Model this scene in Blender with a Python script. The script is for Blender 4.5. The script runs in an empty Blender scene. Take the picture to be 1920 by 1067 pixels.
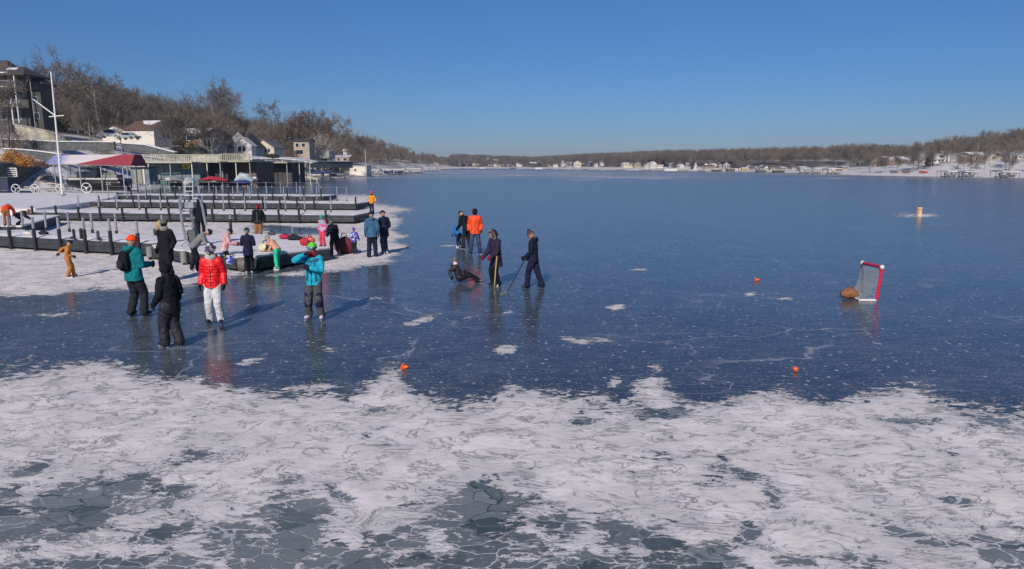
import bpy, math, random
import numpy as np
from mathutils import Vector, Matrix, noise as mnoise
R = math.radians
random.seed(7); rng = np.random.default_rng(7)
S = bpy.context.scene
C = S.collection

# ------------------------------------------------------------------ camera, sky, sun, exposure
F = 1280.0; CX = 960.0; CY = 533.5; CAMZ = 3.6
PITCH = math.atan(221.5 / F)
cam = bpy.data.objects.new('camera', bpy.data.cameras.new('camera')); C.objects.link(cam)
cam.data.sensor_width = 36; cam.data.lens = 24.0
cam.location = (0, 0, CAMZ); cam.rotation_euler = (R(90) - PITCH, 0, 0)
cam.data.clip_start = 0.1; cam.data.clip_end = 9000
S.camera = cam
W = bpy.data.worlds.new('World'); S.world = W; W.use_nodes = True
nt = W.node_tree; bg = nt.nodes['Background']
sky = nt.nodes.new('ShaderNodeTexSky'); sky.sky_type = 'NISHITA'; sky.sun_disc = False
SUN_EL = R(33); SUN_AZ = math.atan2(-0.24, -0.97)
sky.sun_elevation = SUN_EL; sky.sun_rotation = SUN_AZ % (2 * math.pi)
sky.air_density = 1.0; sky.dust_density = 0.0; sky.ozone_density = 6.0; sky.altitude = 0
# the camera's cool white balance, and winter air that is a little duller toward the horizon
_tc = nt.nodes.new('ShaderNodeTexCoord'); _sx = nt.nodes.new('ShaderNodeSeparateXYZ'); nt.links.new(_tc.outputs['Generated'], _sx.inputs[0])
_rp = nt.nodes.new('ShaderNodeValToRGB'); nt.links.new(_sx.outputs[2], _rp.inputs[0]); _e = _rp.color_ramp.elements
_e[0].position = 0.0; _e[0].color = (.44, .49, .67, 1); _e[1].position = .30; _e[1].color = (.41, .67, .96, 1); _q = _e.new(.10); _q.color = (.40, .57, .80, 1)
_mx = nt.nodes.new('ShaderNodeMix'); _mx.data_type = 'RGBA'; _mx.blend_type = 'MULTIPLY'; _mx.inputs[0].default_value = 1
nt.links.new(sky.outputs[0], _mx.inputs[6]); nt.links.new(_rp.outputs[0], _mx.inputs[7]); nt.links.new(_mx.outputs[2], bg.inputs[0]); bg.inputs[1].default_value = 0.085
sd = bpy.data.lights.new('sun', 'SUN'); sd.energy = 4.15; sd.angle = R(0.5); sd.color = (1.0, 0.885, 0.78)
sun = bpy.data.objects.new('sun', sd); C.objects.link(sun)
tosun = Vector((math.sin(SUN_AZ) * math.cos(SUN_EL), math.cos(SUN_AZ) * math.cos(SUN_EL), math.sin(SUN_EL)))
sun.rotation_euler = (-tosun).to_track_quat('-Z', 'Y').to_euler()
S.view_settings.view_transform = 'Standard'; S.view_settings.look = 'None'
S.view_settings.exposure = 0; S.view_settings.gamma = 1; S.view_settings.use_curve_mapping = False
S.render.engine = 'CYCLES'

# ------------------------------------------------------------------ measuring helpers (photograph pixel -> place)
cp, sp = math.cos(PITCH), math.sin(PITCH)
def ray(px, py):
    a = (px - CX) / F; b = (CY - py) / F
    return Vector((a, cp + b * sp, -sp + b * cp))
def G(px, py, z=0.0):
    d = ray(px, py); t = (z - CAMZ) / d.z
    return Vector((d.x * t, d.y * t, z))
def at(px, py, Y):
    d = ray(px, py); t = Y / d.y
    return Vector((d.x * t, Y, CAMZ + d.z * t))
def proj(X, Y, Z=0.0):
    zz = Z - CAMZ
    dep = Y * cp - zz * sp; up = Y * sp + zz * cp
    dep = np.maximum(dep, 1e-3)
    return CX + F * X / dep, CY - F * up / dep
def smooth(a, b, x):
    t = np.clip((x - a) / (b - a), 0, 1); return t * t * (3 - 2 * t)

# ------------------------------------------------------------------ tagging
def tag(o, label=None, cat=None, group=None, kind=None):
    if label: o['label'] = label
    if cat: o['category'] = cat
    if group: o['group'] = group
    if kind: o['kind'] = kind
    return o
def thing(name, label, cat, loc=(0, 0, 0), rz=0, group=None):
    o = bpy.data.objects.new(name, None); C.objects.link(o)
    o.location = loc; o.rotation_euler = (0, 0, rz); o.empty_display_size = 0.2
    return tag(o, label, cat, group)
def copy_tree(o, parent=None):
    c = o.copy(); C.objects.link(c); c.parent = parent
    for ch in list(o.children): copy_tree(ch, c)
    return c

# ------------------------------------------------------------------ mesh builder
class MB:
    def __init__(s): s.v = []; s.f = []
    def add(s, vs, fs):
        n = len(s.v); s.v += [tuple(v) for v in vs]; s.f += [tuple(i + n for i in f) for f in fs]; return s
    def box(s, cx, cy, cz, sx, sy, sz, rz=0, rx=0, ry=0):
        m = Matrix.Rotation(rz, 3, 'Z') @ Matrix.Rotation(ry, 3, 'Y') @ Matrix.Rotation(rx, 3, 'X')
        vs = [m @ Vector((x * sx / 2, y * sy / 2, z * sz / 2)) + Vector((cx, cy, cz)) for x in (-1, 1) for y in (-1, 1) for z in (-1, 1)]
        return s.add(vs, [(0, 1, 3, 2), (4, 6, 7, 5), (0, 4, 5, 1), (2, 3, 7, 6), (0, 2, 6, 4), (1, 5, 7, 3)])
    def tube(s, p0, p1, r0, r1=None, n=8, cap=True):
        return s.path([p0, p1], [r0, r0 if r1 is None else r1], n, cap)
    def path(s, pts, rad, n=8, cap=True, ref=None, closed=False):
        pts = [Vector(p) for p in pts]; N = len(pts)
        if not hasattr(rad, '__len__'): rad = [rad] * N
        rings = []; prev = None
        for i, p in enumerate(pts):
            if closed: d = pts[(i + 1) % N] - pts[i - 1]
            else: d = pts[min(i + 1, N - 1)] - pts[max(i - 1, 0)]
            if d.length < 1e-7: d = Vector((0, 0, 1))
            d.normalize()
            if prev is None:
                u = Vector(ref) if ref is not None else (Vector((1, 0, 0)) if abs(d.x) < .9 else Vector((0, 1, 0)))
            else: u = prev
            u = (u - d * u.dot(d))
            if u.length < 1e-5: u = d.orthogonal()
            u.normalize(); prev = u; w = d.cross(u)
            r = rad[i]; ra, rb = (r if isinstance(r, tuple) else (r, r))
            rings.append([p + u * math.cos(2 * math.pi * k / n) * ra + w * math.sin(2 * math.pi * k / n) * rb for k in range(n)])
        vs = [v for g in rings for v in g]; fs = []
        for i in range(N if closed else N - 1):
            j = (i + 1) % N
            for k in range(n): fs.append((i * n + k, i * n + (k + 1) % n, j * n + (k + 1) % n, j * n + k))
        if cap and not closed: fs += [tuple(range(n))[::-1], tuple(range((N - 1) * n, N * n))]
        return s.add(vs, fs)
    def chain(s, pts, rad, n=12, ref=None):
        """closed tapered limb with rounded ends; radii may be (a, b)"""
        pts = [Vector(p) for p in pts]
        T = lambda r: r if isinstance(r, tuple) else (r, r)
        d0 = (pts[0] - pts[1]).normalized(); d1 = (pts[-1] - pts[-2]).normalized()
        P = []; Q = []
        a, b = T(rad[0]); m = min(a, b)
        for t in (85, 60, 30): P.append(pts[0] + d0 * m * math.sin(R(t))); Q.append((a * math.cos(R(t)), b * math.cos(R(t))))
        P += pts; Q += [T(r) for r in rad]
        a, b = T(rad[-1]); m = min(a, b)
        for t in (30, 60, 85): P.append(pts[-1] + d1 * m * math.sin(R(t))); Q.append((a * math.cos(R(t)), b * math.cos(R(t))))
        return s.path(P, Q, n, True, ref)
    def ball(s, c, r, n=12, m=8, rot=None, lo=-90, hi=90):
        r = r if isinstance(r, tuple) else (r, r, r); vs = []; fs = []
        M = rot or Matrix.Identity(3)
        for i in range(m + 1):
            t = R(lo + (hi - lo) * i / m)
            for k in range(n):
                a = 2 * math.pi * k / n
                vs.append(M @ Vector((r[0] * math.cos(t) * math.cos(a), r[1] * math.cos(t) * math.sin(a), r[2] * math.sin(t))) + Vector(c))
        for i in range(m):
            for k in range(n): fs.append((i * n + k, i * n + (k + 1) % n, (i + 1) * n + (k + 1) % n, (i + 1) * n + k))
        fs += [tuple(range(n))[::-1], tuple(range(m * n, m * n + n))]
        return s.add(vs, fs)
    def prism(s, poly, z0, z1):
        n = len(poly); vs = [(p[0], p[1], z0) for p in poly] + [(p[0], p[1], z1) for p in poly]
        return s.add(vs, [tuple(range(n))[::-1], tuple(range(n, 2 * n))] + [(k, (k + 1) % n, n + (k + 1) % n, n + k) for k in range(n)])
    def torus(s, c, Rr, r, axis='Y', n=24, m=6):
        pts = []
        for k in range(n):
            a = 2 * math.pi * k / n; x, z = Rr * math.cos(a), Rr * math.sin(a)
            pts.append(Vector(c) + (Vector((x, 0, z)) if axis == 'Y' else Vector((x, z, 0)) if axis == 'Z' else Vector((0, x, z))))
        return s.path(pts, r, m, False, None, True)
    def build(s, name, mat, parent=None, smooth=False, loc=None, bev=0):
        me = bpy.data.meshes.new(name); me.from_pydata(s.v, [], s.f); me.update()
        import bmesh
        b = bmesh.new(); b.from_mesh(me); bmesh.ops.recalc_face_normals(b, faces=b.faces); b.to_mesh(me); b.free()
        if smooth: me.polygons.foreach_set('use_smooth', [True] * len(me.polygons))
        if mat: me.materials.append(mat)
        o = bpy.data.objects.new(name, me); C.objects.link(o); o.parent = parent
        if loc is not None: o.location = loc
        if bev:
            m = o.modifiers.new('bevel', 'BEVEL'); m.width = bev; m.segments = 2; m.limit_method = 'ANGLE'
        return o

def text_part(txt, size, mat, parent, loc, rot):
    cu = bpy.data.curves.new('t', 'FONT'); cu.body = txt; cu.size = size; cu.extrude = 0.003; cu.align_x = 'CENTER'; cu.align_y = 'CENTER'
    cu.resolution_u = 2
    t = bpy.data.objects.new('t', cu); C.objects.link(t)
    dg = bpy.context.evaluated_depsgraph_get(); me = bpy.data.meshes.new_from_object(t.evaluated_get(dg))
    bpy.data.objects.remove(t); me.name = 'lettering'; me.materials.clear(); me.materials.append(mat)
    o = bpy.data.objects.new('lettering', me); C.objects.link(o); o.parent = parent; o.location = loc; o.rotation_euler = rot
    return o

# ------------------------------------------------------------------ materials
class NB:
    def __init__(s, m): s.t = m.node_tree; s.N = s.t.nodes; s.L = s.t.links
    def n(s, typ, **k):
        o = s.N.new(typ)
        for a, b in k.items(): setattr(o, a, b)
        return o
    def l(s, a, b): s.L.new(a, b)
    def setv(s, sock, v):
        if hasattr(v, 'is_linked') or isinstance(v, bpy.types.NodeSocket): s.l(v, sock)
        else: sock.default_value = v
    def math(s, op, a, b=None, c=None, clamp=False):
        o = s.n('ShaderNodeMath', operation=op); o.use_clamp = clamp
        for i, v in enumerate((a, b, c)):
            if v is not None: s.setv(o.inputs[i], v)
        return o.outputs[0]
    def noise(s, vec, scale, detail=4, rough=.55, dist=0):
        o = s.n('ShaderNodeTexNoise'); s.l(vec, o.inputs['Vector'])
        o.inputs['Scale'].default_value = scale; o.inputs['Detail'].default_value = detail
        o.inputs['Roughness'].default_value = rough; o.inputs['Distortion'].default_value = dist
        return o.outputs['Fac']
    def voro(s, vec, scale, feature='F1', rnd=1.0):
        o = s.n('ShaderNodeTexVoronoi', feature=feature); s.l(vec, o.inputs['Vector'])
        o.inputs['Scale'].default_value = scale; o.inputs['Randomness'].default_value = rnd
        return o
    def ramp(s, x, a, b, clampit=True):
        o = s.n('ShaderNodeMapRange'); s.setv(o.inputs['Value'], x); o.interpolation_type = 'SMOOTHSTEP'
        o.inputs['From Min'].default_value = a; o.inputs['From Max'].default_value = b
        return o.outputs['Result']
    def mix(s, f, a, b):
        o = s.n('ShaderNodeMix', data_type='RGBA'); s.setv(o.inputs[0], f)
        for i, v in ((6, a), (7, b)):
            if isinstance(v, tuple): o.inputs[i].default_value = v + (1,) if len(v) == 3 else v
            else: s.l(v, o.inputs[i])
        return o.outputs[2]
    def map(s, vec, scale=(1, 1, 1), rot=(0, 0, 0), loc=(0, 0, 0)):
        o = s.n('ShaderNodeMapping'); s.l(vec, o.inputs['Vector']); o.inputs['Scale'].default_value = scale
        o.inputs['Rotation'].default_value = rot; o.inputs['Location'].default_value = loc
        return o.outputs['Vector']
def newmat(name):
    m = bpy.data.materials.new(name); m.use_nodes = True; nb = NB(m)
    p = m.node_tree.nodes['Principled BSDF']; return m, nb, p
_mc = {}
def mat(name, col, rough=.75, var=.18, ns=6.0, bump=.15, bs=None, metal=0.0, coord='Object'):
    k = name
    if k in _mc: return _mc[k]
    m, nb, p = newmat(name); tc = nb.n('ShaderNodeTexCoord').outputs[coord]
    f = nb.noise(tc, ns, 5)
    lo = tuple(max(0, c * (1 - var)) for c in col); hi = tuple(min(1, c * (1 + var)) for c in col)
    nb.l(nb.mix(nb.ramp(f, .3, .7), lo, hi), p.inputs['Base Color'])
    p.inputs['Roughness'].default_value = rough; p.inputs['Metallic'].default_value = metal
    if name.endswith(('fabric', 'knit')): p.inputs['Specular IOR Level'].default_value = .18
    if bump:
        b = nb.n('ShaderNodeBump'); b.inputs['Strength'].default_value = bump; b.inputs['Distance'].default_value = .02
        nb.l(nb.noise(tc, bs or ns * 4, 4), b.inputs['Height']); nb.l(b.outputs[0], p.inputs['Normal'])
    _mc[k] = m; return m
def mat_pattern(name, cols, scale=9, quilt=0, kind='camo', rough=.7):
    if name in _mc: return _mc[name]
    m, nb, p = newmat(name); tc = nb.n('ShaderNodeTexCoord').outputs['Object']
    if kind == 'camo':
        v = nb.voro(nb.map(tc, (1, 1, 1)), scale); r = nb.n('ShaderNodeValToRGB'); r.color_ramp.interpolation = 'CONSTANT'
        sp_ = nb.n('ShaderNodeSeparateColor'); nb.l(v.outputs['Color'], sp_.inputs[0]); nb.l(sp_.outputs[0], r.inputs[0])
        el = r.color_ramp.elements
        while len(el) < len(cols): el.new(0.5)
        for i, c in enumerate(cols): el[i].position = i / len(cols); el[i].color = c + (1,)
        nb.l(r.outputs[0], p.inputs['Base Color'])
    elif kind == 'check':
        w = nb.n('ShaderNodeTexChecker'); nb.l(tc, w.inputs[0]); w.inputs['Scale'].default_value = scale
        w.inputs[1].default_value = cols[0] + (1,); w.inputs[2].default_value = cols[1] + (1,); nb.l(w.outputs[0], p.inputs['Base Color'])
    elif kind == 'quilt':
        w = nb.n('ShaderNodeTexWave', wave_type='BANDS', bands_direction='Z'); nb.l(tc, w.inputs[0])
        w.inputs['Scale'].default_value = scale; w.inputs['Distortion'].default_value = 1.2; w.inputs['Detail'].default_value = 2
        nb.l(nb.mix(nb.ramp(nb.noise(tc, 5, 3), .3, .7), cols[0], cols[1]), p.inputs['Base Color'])
        b = nb.n('ShaderNodeBump'); b.inputs['Strength'].default_value = .22; b.inputs['Distance'].default_value = .02
        nb.l(w.outputs['Fac'], b.inputs['Height']); nb.l(b.outputs[0], p.inputs['Normal'])
    p.inputs['Roughness'].default_value = rough
    _mc[name] = m; return m
M_skin = mat('skin', (.42, .24, .17), .55, .1, 12, .05)
M_dark = mat('dark_rubber', (.012, .013, .016), .6)
M_white = mat('white_paint', (.72, .71, .68), .55, .08, 2, .05)
M_steel = mat('galvanised_steel', (.36, .38, .41), .45, .2, 8, .05, metal=.6)
M_sleeve = mat('black_post_sleeve', (.016, .018, .022), .55, .3, 10, .05)
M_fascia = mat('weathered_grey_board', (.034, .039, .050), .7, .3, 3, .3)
M_glass = mat('window_glass', (.02, .03, .045), .08, .2, 2, 0)
M_orange = mat('orange_plastic', (.85, .13, .02), .5, .1, 8, .05)
def snow_mat():
    m, nb, p = newmat('snow'); tc = nb.n('ShaderNodeTexCoord').outputs['Object']
    nb.l(nb.mix(nb.ramp(nb.noise(tc, 1.3, 6), .3, .7), (.66, .655, .67), (.80, .79, .80)), p.inputs['Base Color'])
    p.inputs['Roughness'].default_value = .65
    b = nb.n('ShaderNodeBump'); b.inputs['Strength'].default_value = .5; b.inputs['Distance'].default_value = .05
    nb.l(nb.noise(tc, 5, 7, .65), b.inputs['Height']); nb.l(b.outputs[0], p.inputs['Normal']); return m
M_snow = snow_mat()

# ------------------------------------------------------------------ the shoreline (world polygon of the lake)
shore_px = [(-150, 367), (0, 363), (120, 361), (250, 357), (300, 351), (420, 346), (500, 341.5), (560, 338), (600, 335), (690, 331.5), (740, 326), (795, 321),
            (830, 317.8), (862, 315.9), (930, 316.2), (1000, 316.9), (1100, 318.3), (1240, 320.3), (1340, 321.2), (1400, 322.2), (1500, 324.4), (1600, 328), (1700, 330), (1800, 331.6), (1920, 333.7), (2100, 338)]
LAKE = [(-150., -150.), (-110., 30.)] + [tuple(G(x, y).xy) for x, y in shore_px] + [(330., 60.), (300., -150.)]
LK = np.array(LAKE)
def shore_sd(X, Y):
    """distance inland from the shoreline (negative over the lake)"""
    X = np.asarray(X, float); Y = np.asarray(Y, float)
    d = np.full(X.shape, 1e9); ins = np.zeros(X.shape, bool)
    n = len(LK)
    for i in range(n):
        ax, ay = LK[i]; bx, by = LK[(i + 1) % n]; ex, ey = bx - ax, by - ay
        t = np.clip(((X - ax) * ex + (Y - ay) * ey) / (ex * ex + ey * ey), 0, 1)
        d = np.minimum(d, np.hypot(X - ax - t * ex, Y - ay - t * ey))
        c = ((ay > Y) != (by > Y)); xi = ax + (Y - ay) * ex / (ey if ey else 1e-9)
        ins ^= c & (X < xi)
    return np.where(ins, -d, d)
prof_px = [-400, 200, 330, 540, 600, 690, 760, 830, 862, 1000, 1100, 1240, 1340, 1500, 1650, 1760, 1920, 2400]
prof = [  # heights at s = 0, 6, 12, 30, 60, 120, 260
    [.3, .6, 3.6, 9.0, 14, 19, 21], [.3, .6, 3.8, 8.6, 12.5, 17, 19], [.3, .6, 4.6, 7.5, 11, 15.5, 18], [.3, .6, 3.4, 6.6, 10, 14, 16], [.3, .8, 1.8, 5.5, 9.5, 13, 14],
    [.3, 1.2, 2.6, 6.5, 11, 13, 13], [.3, 1.2, 2.8, 6.5, 10.5, 13, 13], [.3, 1.2, 2.6, 6, 9.5, 12, 13], [.3, .8, 1.2, 3, 6, 12, 19],
    [.3, .8, 1.2, 2.5, 4.5, 7, 11], [.3, .8, 1.2, 3, 6, 10, 14], [.3, .8, 1.2, 3, 5.5, 9, 13], [.3, .8, 1.2, 2.8, 5, 8, 11], [.3, .8, 1.2, 2.6, 4.5, 7.5, 10],
    [.4, 1, 1.7, 3.6, 5.2, 6.5, 7], [.4, 1.2, 2.4, 5.6, 7.4, 8.5, 9], [.4, 1.2, 2.4, 5.8, 8.0, 9, 9], [.4, 1.2, 2.4, 5.8, 8.0, 9, 9]]
sgrid = np.array([0, 6, 12, 30, 60, 120, 260]); PR = np.array(prof)
def terr(X, Y):
    X = np.asarray(X, float); Y = np.asarray(Y, float)
    s = shore_sd(X, Y); px, _ = proj(X, np.maximum(Y, 5.0), 3.6)
    fi = np.interp(px, prof_px, np.arange(len(prof_px))); i0 = np.clip(np.floor(fi).astype(int), 0, len(prof_px) - 2); f = fi - i0
    si = np.interp(s, sgrid, np.arange(len(sgrid))); j0 = np.clip(np.floor(si).astype(int), 0, len(sgrid) - 2); g = si - j0
    h = (PR[i0, j0] * (1 - g) + PR[i0, j0 + 1] * g) * (1 - f) + (PR[i0 + 1, j0] * (1 - g) + PR[i0 + 1, j0 + 1] * g) * f
    h = h + np.where(s > 12, 0.35 * np.sin(X * .13 + 1.3) * np.sin(Y * .11), 0)
    return np.where(s < 0, np.maximum(-1.5, s * .25 + .3), h)
def tz(x, y): return float(terr(np.array([x]), np.array([y]))[0])
def hit(px, py, y0=60, y1=1700, fallback=60):
    Ys = np.geomspace(y0, y1, 900); d = ray(px, py); t = Ys / d.y
    X = d.x * t; Z = CAMZ + d.z * t; H = terr(X, Ys); s = shore_sd(X, Ys)
    k = np.where((H >= Z) & (s > 0))[0]
    if len(k): i = k[0]; return Vector((X[i], Ys[i], H[i]))
    k = np.where(s > fallback)[0]; i = k[0] if len(k) else 600
    return Vector((X[i], Ys[i], H[i]))
def at_s(px, s):
    """point a given distance inland along the bearing of px"""
    Ys = np.geomspace(70, 1900, 1600); X = (px - CX) / F * Ys / (cp + (CY - 312) / F * sp)
    sdv = shore_sd(X, Ys); k = np.where(sdv > s)[0]; i = k[0] if len(k) else 1500
    return Vector((X[i], Ys[i], tz(X[i], Ys[i])))

# ------------------------------------------------------------------ terrain mesh
def fan_mesh(name, th, rr, zf):
    T, Q = np.meshgrid(th, rr); X = Q * np.sin(T); Y = Q * np.cos(T); Z = zf(X, Y)
    co = np.stack([X, Y, Z], -1).reshape(-1, 3); a, b = len(rr), len(th)
    i, j = np.meshgrid(np.arange(a - 1), np.arange(b - 1), indexing='ij'); k = (i * b + j).ravel()
    f = np.stack([k, k + 1, k + b + 1, k + b], -1)
    return npmesh(name, co, f), X.ravel(), Y.ravel()
def npmesh(name, co, quads):
    me = bpy.data.meshes.new(name); me.vertices.add(len(co)); me.vertices.foreach_set('co', np.asarray(co, np.float32).ravel())
    q = np.asarray(quads, np.int32); n = q.shape[1]
    me.loops.add(q.size); me.loops.foreach_set('vertex_index', q.ravel())
    me.polygons.add(len(q)); me.polygons.foreach_set('loop_start', np.arange(0, q.size, n, dtype=np.int32))
    me.update(calc_edges=True); me.validate(); return me
me, X, Y = fan_mesh('hillside', np.linspace(R(-62), R(62), 620), np.geomspace(70, 2600, 300), terr)
me.polygons.foreach_set('use_smooth', [True] * len(me.polygons))
s_ = shore_sd(X, Y); px_, _ = proj(X, np.maximum(Y, 5), 3.6)
wood = np.interp(px_, [-400, 330, 560, 700, 840, 1500, 1620, 1900], [45, 50, 45, 34, 34, 34, 62, 70])
wood = smooth(-8, 8, s_ - wood)
grass = np.interp(px_, [-400, 300, 500, 700, 850, 1500, 1600], [.55, .45, .55, .5, .3, .15, .08])
for nm, arr in (('wood', wood), ('grass', grass)):
    a_ = me.attributes.new(nm, 'FLOAT', 'POINT'); a_.data.foreach_set('value', arr.astype(np.float32))
m, nb, p = newmat('snowy_hillside'); tc = nb.n('ShaderNodeTexCoord').outputs['Object']
aw = nb.n('ShaderNodeAttribute', attribute_name='wood').outputs['Fac']; ag = nb.n('ShaderNodeAttribute', attribute_name='grass').outputs['Fac']
n1 = nb.noise(tc, .25, 8, .6); n2 = nb.noise(tc, 2.2, 5, .6)
snowf = nb.ramp(nb.math('ADD', nb.math('SUBTRACT', n1, nb.math('MULTIPLY', ag, .28)), nb.math('MULTIPLY', nb.math('SUBTRACT', n2, .5), .5)), .25, .42)
gc = nb.mix(n2, (.12, .105, .075), (.22, .20, .15)); lc = nb.mix(n2, (.075, .052, .038), (.17, .12, .085))
sn = nb.mix(nb.ramp(n2, .3, .7), (.52, .51, .50), (.74, .73, .74))
col = nb.mix(nb.math('MULTIPLY', snowf, nb.math('SUBTRACT', 1.0, nb.math('MULTIPLY', aw, .8))), nb.mix(aw, gc, lc), sn)
nb.l(col, p.inputs['Base Color']); p.inputs['Roughness'].default_value = .85
b = nb.n('ShaderNodeBump'); b.inputs['Strength'].default_value = .6; b.inputs['Distance'].default_value = .3; nb.l(n2, b.inputs['Height']); nb.l(b.outputs[0], p.inputs['Normal'])
me.materials.append(m); o = bpy.data.objects.new('hillside', me); C.objects.link(o); o['kind'] = 'structure'

# ------------------------------------------------------------------ the frozen lake
rows = np.concatenate([np.linspace(-140, 3.6, 30), 4 * 1.0115 ** np.arange(0, 212), 4 * 1.0115 ** 212 * 1.02 ** np.arange(0, 182)])
rows = np.unique(rows); cols = np.linspace(-1, 1, 520)
U, YY = np.meshgrid(cols, rows); XX = U * (8 + 1.05 * np.abs(YY)); X = XX.ravel(); Y = YY.ravel()
px, py = proj(X, np.maximum(Y, 2.5)); a_, b_ = len(rows), len(cols)
edge = np.array([(-600, 720), (0, 700), (80, 690), (180, 678), (260, 705), (380, 712), (480, 738), (560, 735), (600, 722), (650, 745), (690, 725), (715, 692), (740, 695), (765, 725), (780, 737), (840, 754), (900, 742), (960, 722), (1000, 735), (1080, 752), (1160, 752), (1200, 728), (1222, 705), (1250, 728), (1270, 752), (1330, 765), (1380, 738), (1450, 730), (1540, 750), (1620, 735), (1700, 728), (1760, 745), (1840, 765), (1920, 772), (2600, 800)], float)
ed = np.interp(px, edge[:, 0], edge[:, 1])
sf = np.clip(.5 + (py - ed) / 100, 0.0, .80)
sf = sf - .04 * smooth(880, 1000, py)
def blob(x, y, rx, ry, amp, ang=0):
    ca, sa = math.cos(R(ang)), math.sin(R(ang)); dx = px - x; dy = py - y
    u = (dx * ca + dy * sa) / rx; v = (-dx * sa + dy * ca) / ry
    return amp * np.exp(-(u * u + v * v) ** 1.1)
plate = np.zeros_like(px)
for q in [(140, 955, 190, 60, -14), (10, 985, 140, 60, 0), (420, 1000, 60, 40, 0), (640, 1050, 90, 30, 0), (930, 1030, 150, 40, 0), (1340, 1040, 60, 24, 0), (1620, 1050, 60, 20, 0), (1800, 940, 60, 12, 20), (1450, 930, 40, 20, 60), (250, 905, 70, 26, -20), (640, 930, 40, 16, 40), (900, 925, 60, 26, 0), (330, 930, 60, 18, -30),  (560, 985, 75, 75, 0), (500, 1040, 130, 45, 0), (870, 965, 120, 55, -10), (760, 1010, 80, 40, 0), (1050, 985, 50, 34, 10), (1160, 1000, 50, 30, 0), (1240, 1015, 60, 34, 30),
          (1000, 1062, 330, 34, 0), (1385, 885, 70, 14, 12), (1880, 1040, 120, 40, 14), (1730, 1010, 90, 16, 16), (1490, 1055, 60, 24, 0), (360, 862, 60, 14, -10), (300, 1000, 90, 24, -20), (60, 880, 60, 16, -15),
          (200, 1060, 260, 26, 0), (1280, 1064, 90, 18, 0), (1090, 790, 45, 9, 0), (1710, 790, 80, 10, 5), (1880, 800, 90, 16, 14), (1240, 775, 50, 10, 0), (1405, 1000, 26, 30, 20), (700, 770, 30, 8, -20), (545, 900, 40, 12, -10)]:
    plate = np.maximum(plate, blob(q[0], q[1], q[2], q[3], 1.0, q[4]))
sf = sf - .41 * plate * smooth(700, 780, py)
wisp = np.zeros_like(px)
for q in [(945, 655, 34, 9, -12), (792, 600, 42, 6, -14), (1155, 577, 24, 6, 0), (1408, 551, 17, 4, -5), (1230, 690, 28, 7, 22), (1225, 712, 30, 9, -5), (1152, 716, 20, 10, -35), (465, 679, 36, 6, -12), (1200, 505, 20, 3, 0), (1085, 640, 40, 5, 8),
          (1130, 637, 26, 5, 8), (540, 570, 60, 3, -12), (880, 597, 20, 3, -8), (950, 586, 16, 3, -10), (700, 560, 20, 3, 0), (1465, 560, 30, 2.5, 0), (620, 655, 20, 4, -8), (1723, 404, 58, 4.0, 2), (870, 512, 9, 3, 0), (100, 590, 60, 3, -4), (330, 555, 30, 4, -4), (1130, 745, 25, 7, 0), (840, 460, 20, 2, 0), (1100, 337, 50, 1.3, 0), (1230, 335, 60, 1.2, 0), (1560, 334, 50, 1, 0), (960, 329, 70, 1, 0)]:
    wisp = np.maximum(wisp, blob(q[0], q[1], q[2] * 1.25, q[3] * 1.5, 1.0, q[4]))
DP = [(-700, 560), (0, 556), (90, 553), (180, 541), (300, 549), (380, 527), (440, 519), (490, 516), (560, 519), (640, 508), (700, 497), (745, 490), (735, 483), (768, 462), (740, 452), (762, 444), (738, 430), (755, 412), (738, 402), (775, 392), (705, 382), (695, 366), (640, 365), (600, 371), (400, 372), (300, 366), (280, 362), (-700, 362)]
def poly_sd(P, px, py, sx, sy):
    d = np.full(px.shape, 1e9); ins = np.zeros(px.shape, bool); n = len(P)
    for i in range(n):
        ax, ay = P[i]; bx, by = P[(i + 1) % n]; ex, ey = (bx - ax) / sx, (by - ay) / sy
        qx, qy = (px - ax) / sx, (py - ay) / sy; t = np.clip((qx * ex + qy * ey) / (ex * ex + ey * ey), 0, 1)
        d = np.minimum(d, np.hypot(qx - t * ex, qy - t * ey)); c = ((ay > py) != (by > py)); xi = ax + (py - ay) * (bx - ax) / ((by - ay) or 1e-9); ins ^= c & (px < xi)
    return np.where(ins, d, -d)
dsd = poly_sd(DP, px, py, 3.0, 1.0)
sdk = np.clip(.5 + dsd / 17, 0, .87)
sdk -= blob(560, 433, 70, 9, .75) + blob(500, 425, 40, 5, .4) + blob(705, 448, 24, 8, .3) + blob(330, 372, 60, 5, .4) + blob(690, 405, 14, 4, .3)
sdk += blob(580, 418, 45, 5, .8) + blob(495, 503, 80, 8, -.9) + blob(548, 497, 60, 8, -.8, -12)
sh = np.clip(.52 - (-shore_sd(X, Y)) / np.clip(Y * .06, 6, 60), 0, .55) * (Y > 60)
streak = smooth(352, 330, py) * smooth(314, 320, py) * (Y > 50)
s_all = np.maximum.reduce([np.where(py > 640, sf, 0), sdk, wisp * .60, sh, (.40 * streak)])
s_all = np.maximum(s_all, blob(1723, 404, 56, 3.4, .80)); s_all = np.where(Y < 5, .9, s_all)
I, J = np.meshgrid(np.arange(a_ - 1), np.arange(b_ - 1), indexing='ij'); k = (I * b_ + J).ravel()
lump = np.zeros(len(X))
near = (Y > 4) & (Y < 45)
for i in np.where(near & (s_all > .35))[0]:
    lump[i] = (mnoise.fractal((X[i] * .9, Y[i] * .9, 0), 1.0, 2.0, 4) * .02 + .012)
Z = lump * smooth(.45, .8, s_all)
me = npmesh('frozen_lake', np.stack([X, Y, Z], -1), np.stack([k, k + 1, k + b_ + 1, k + b_], -1))
me.polygons.foreach_set('use_smooth', [True] * len(me.polygons))
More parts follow.
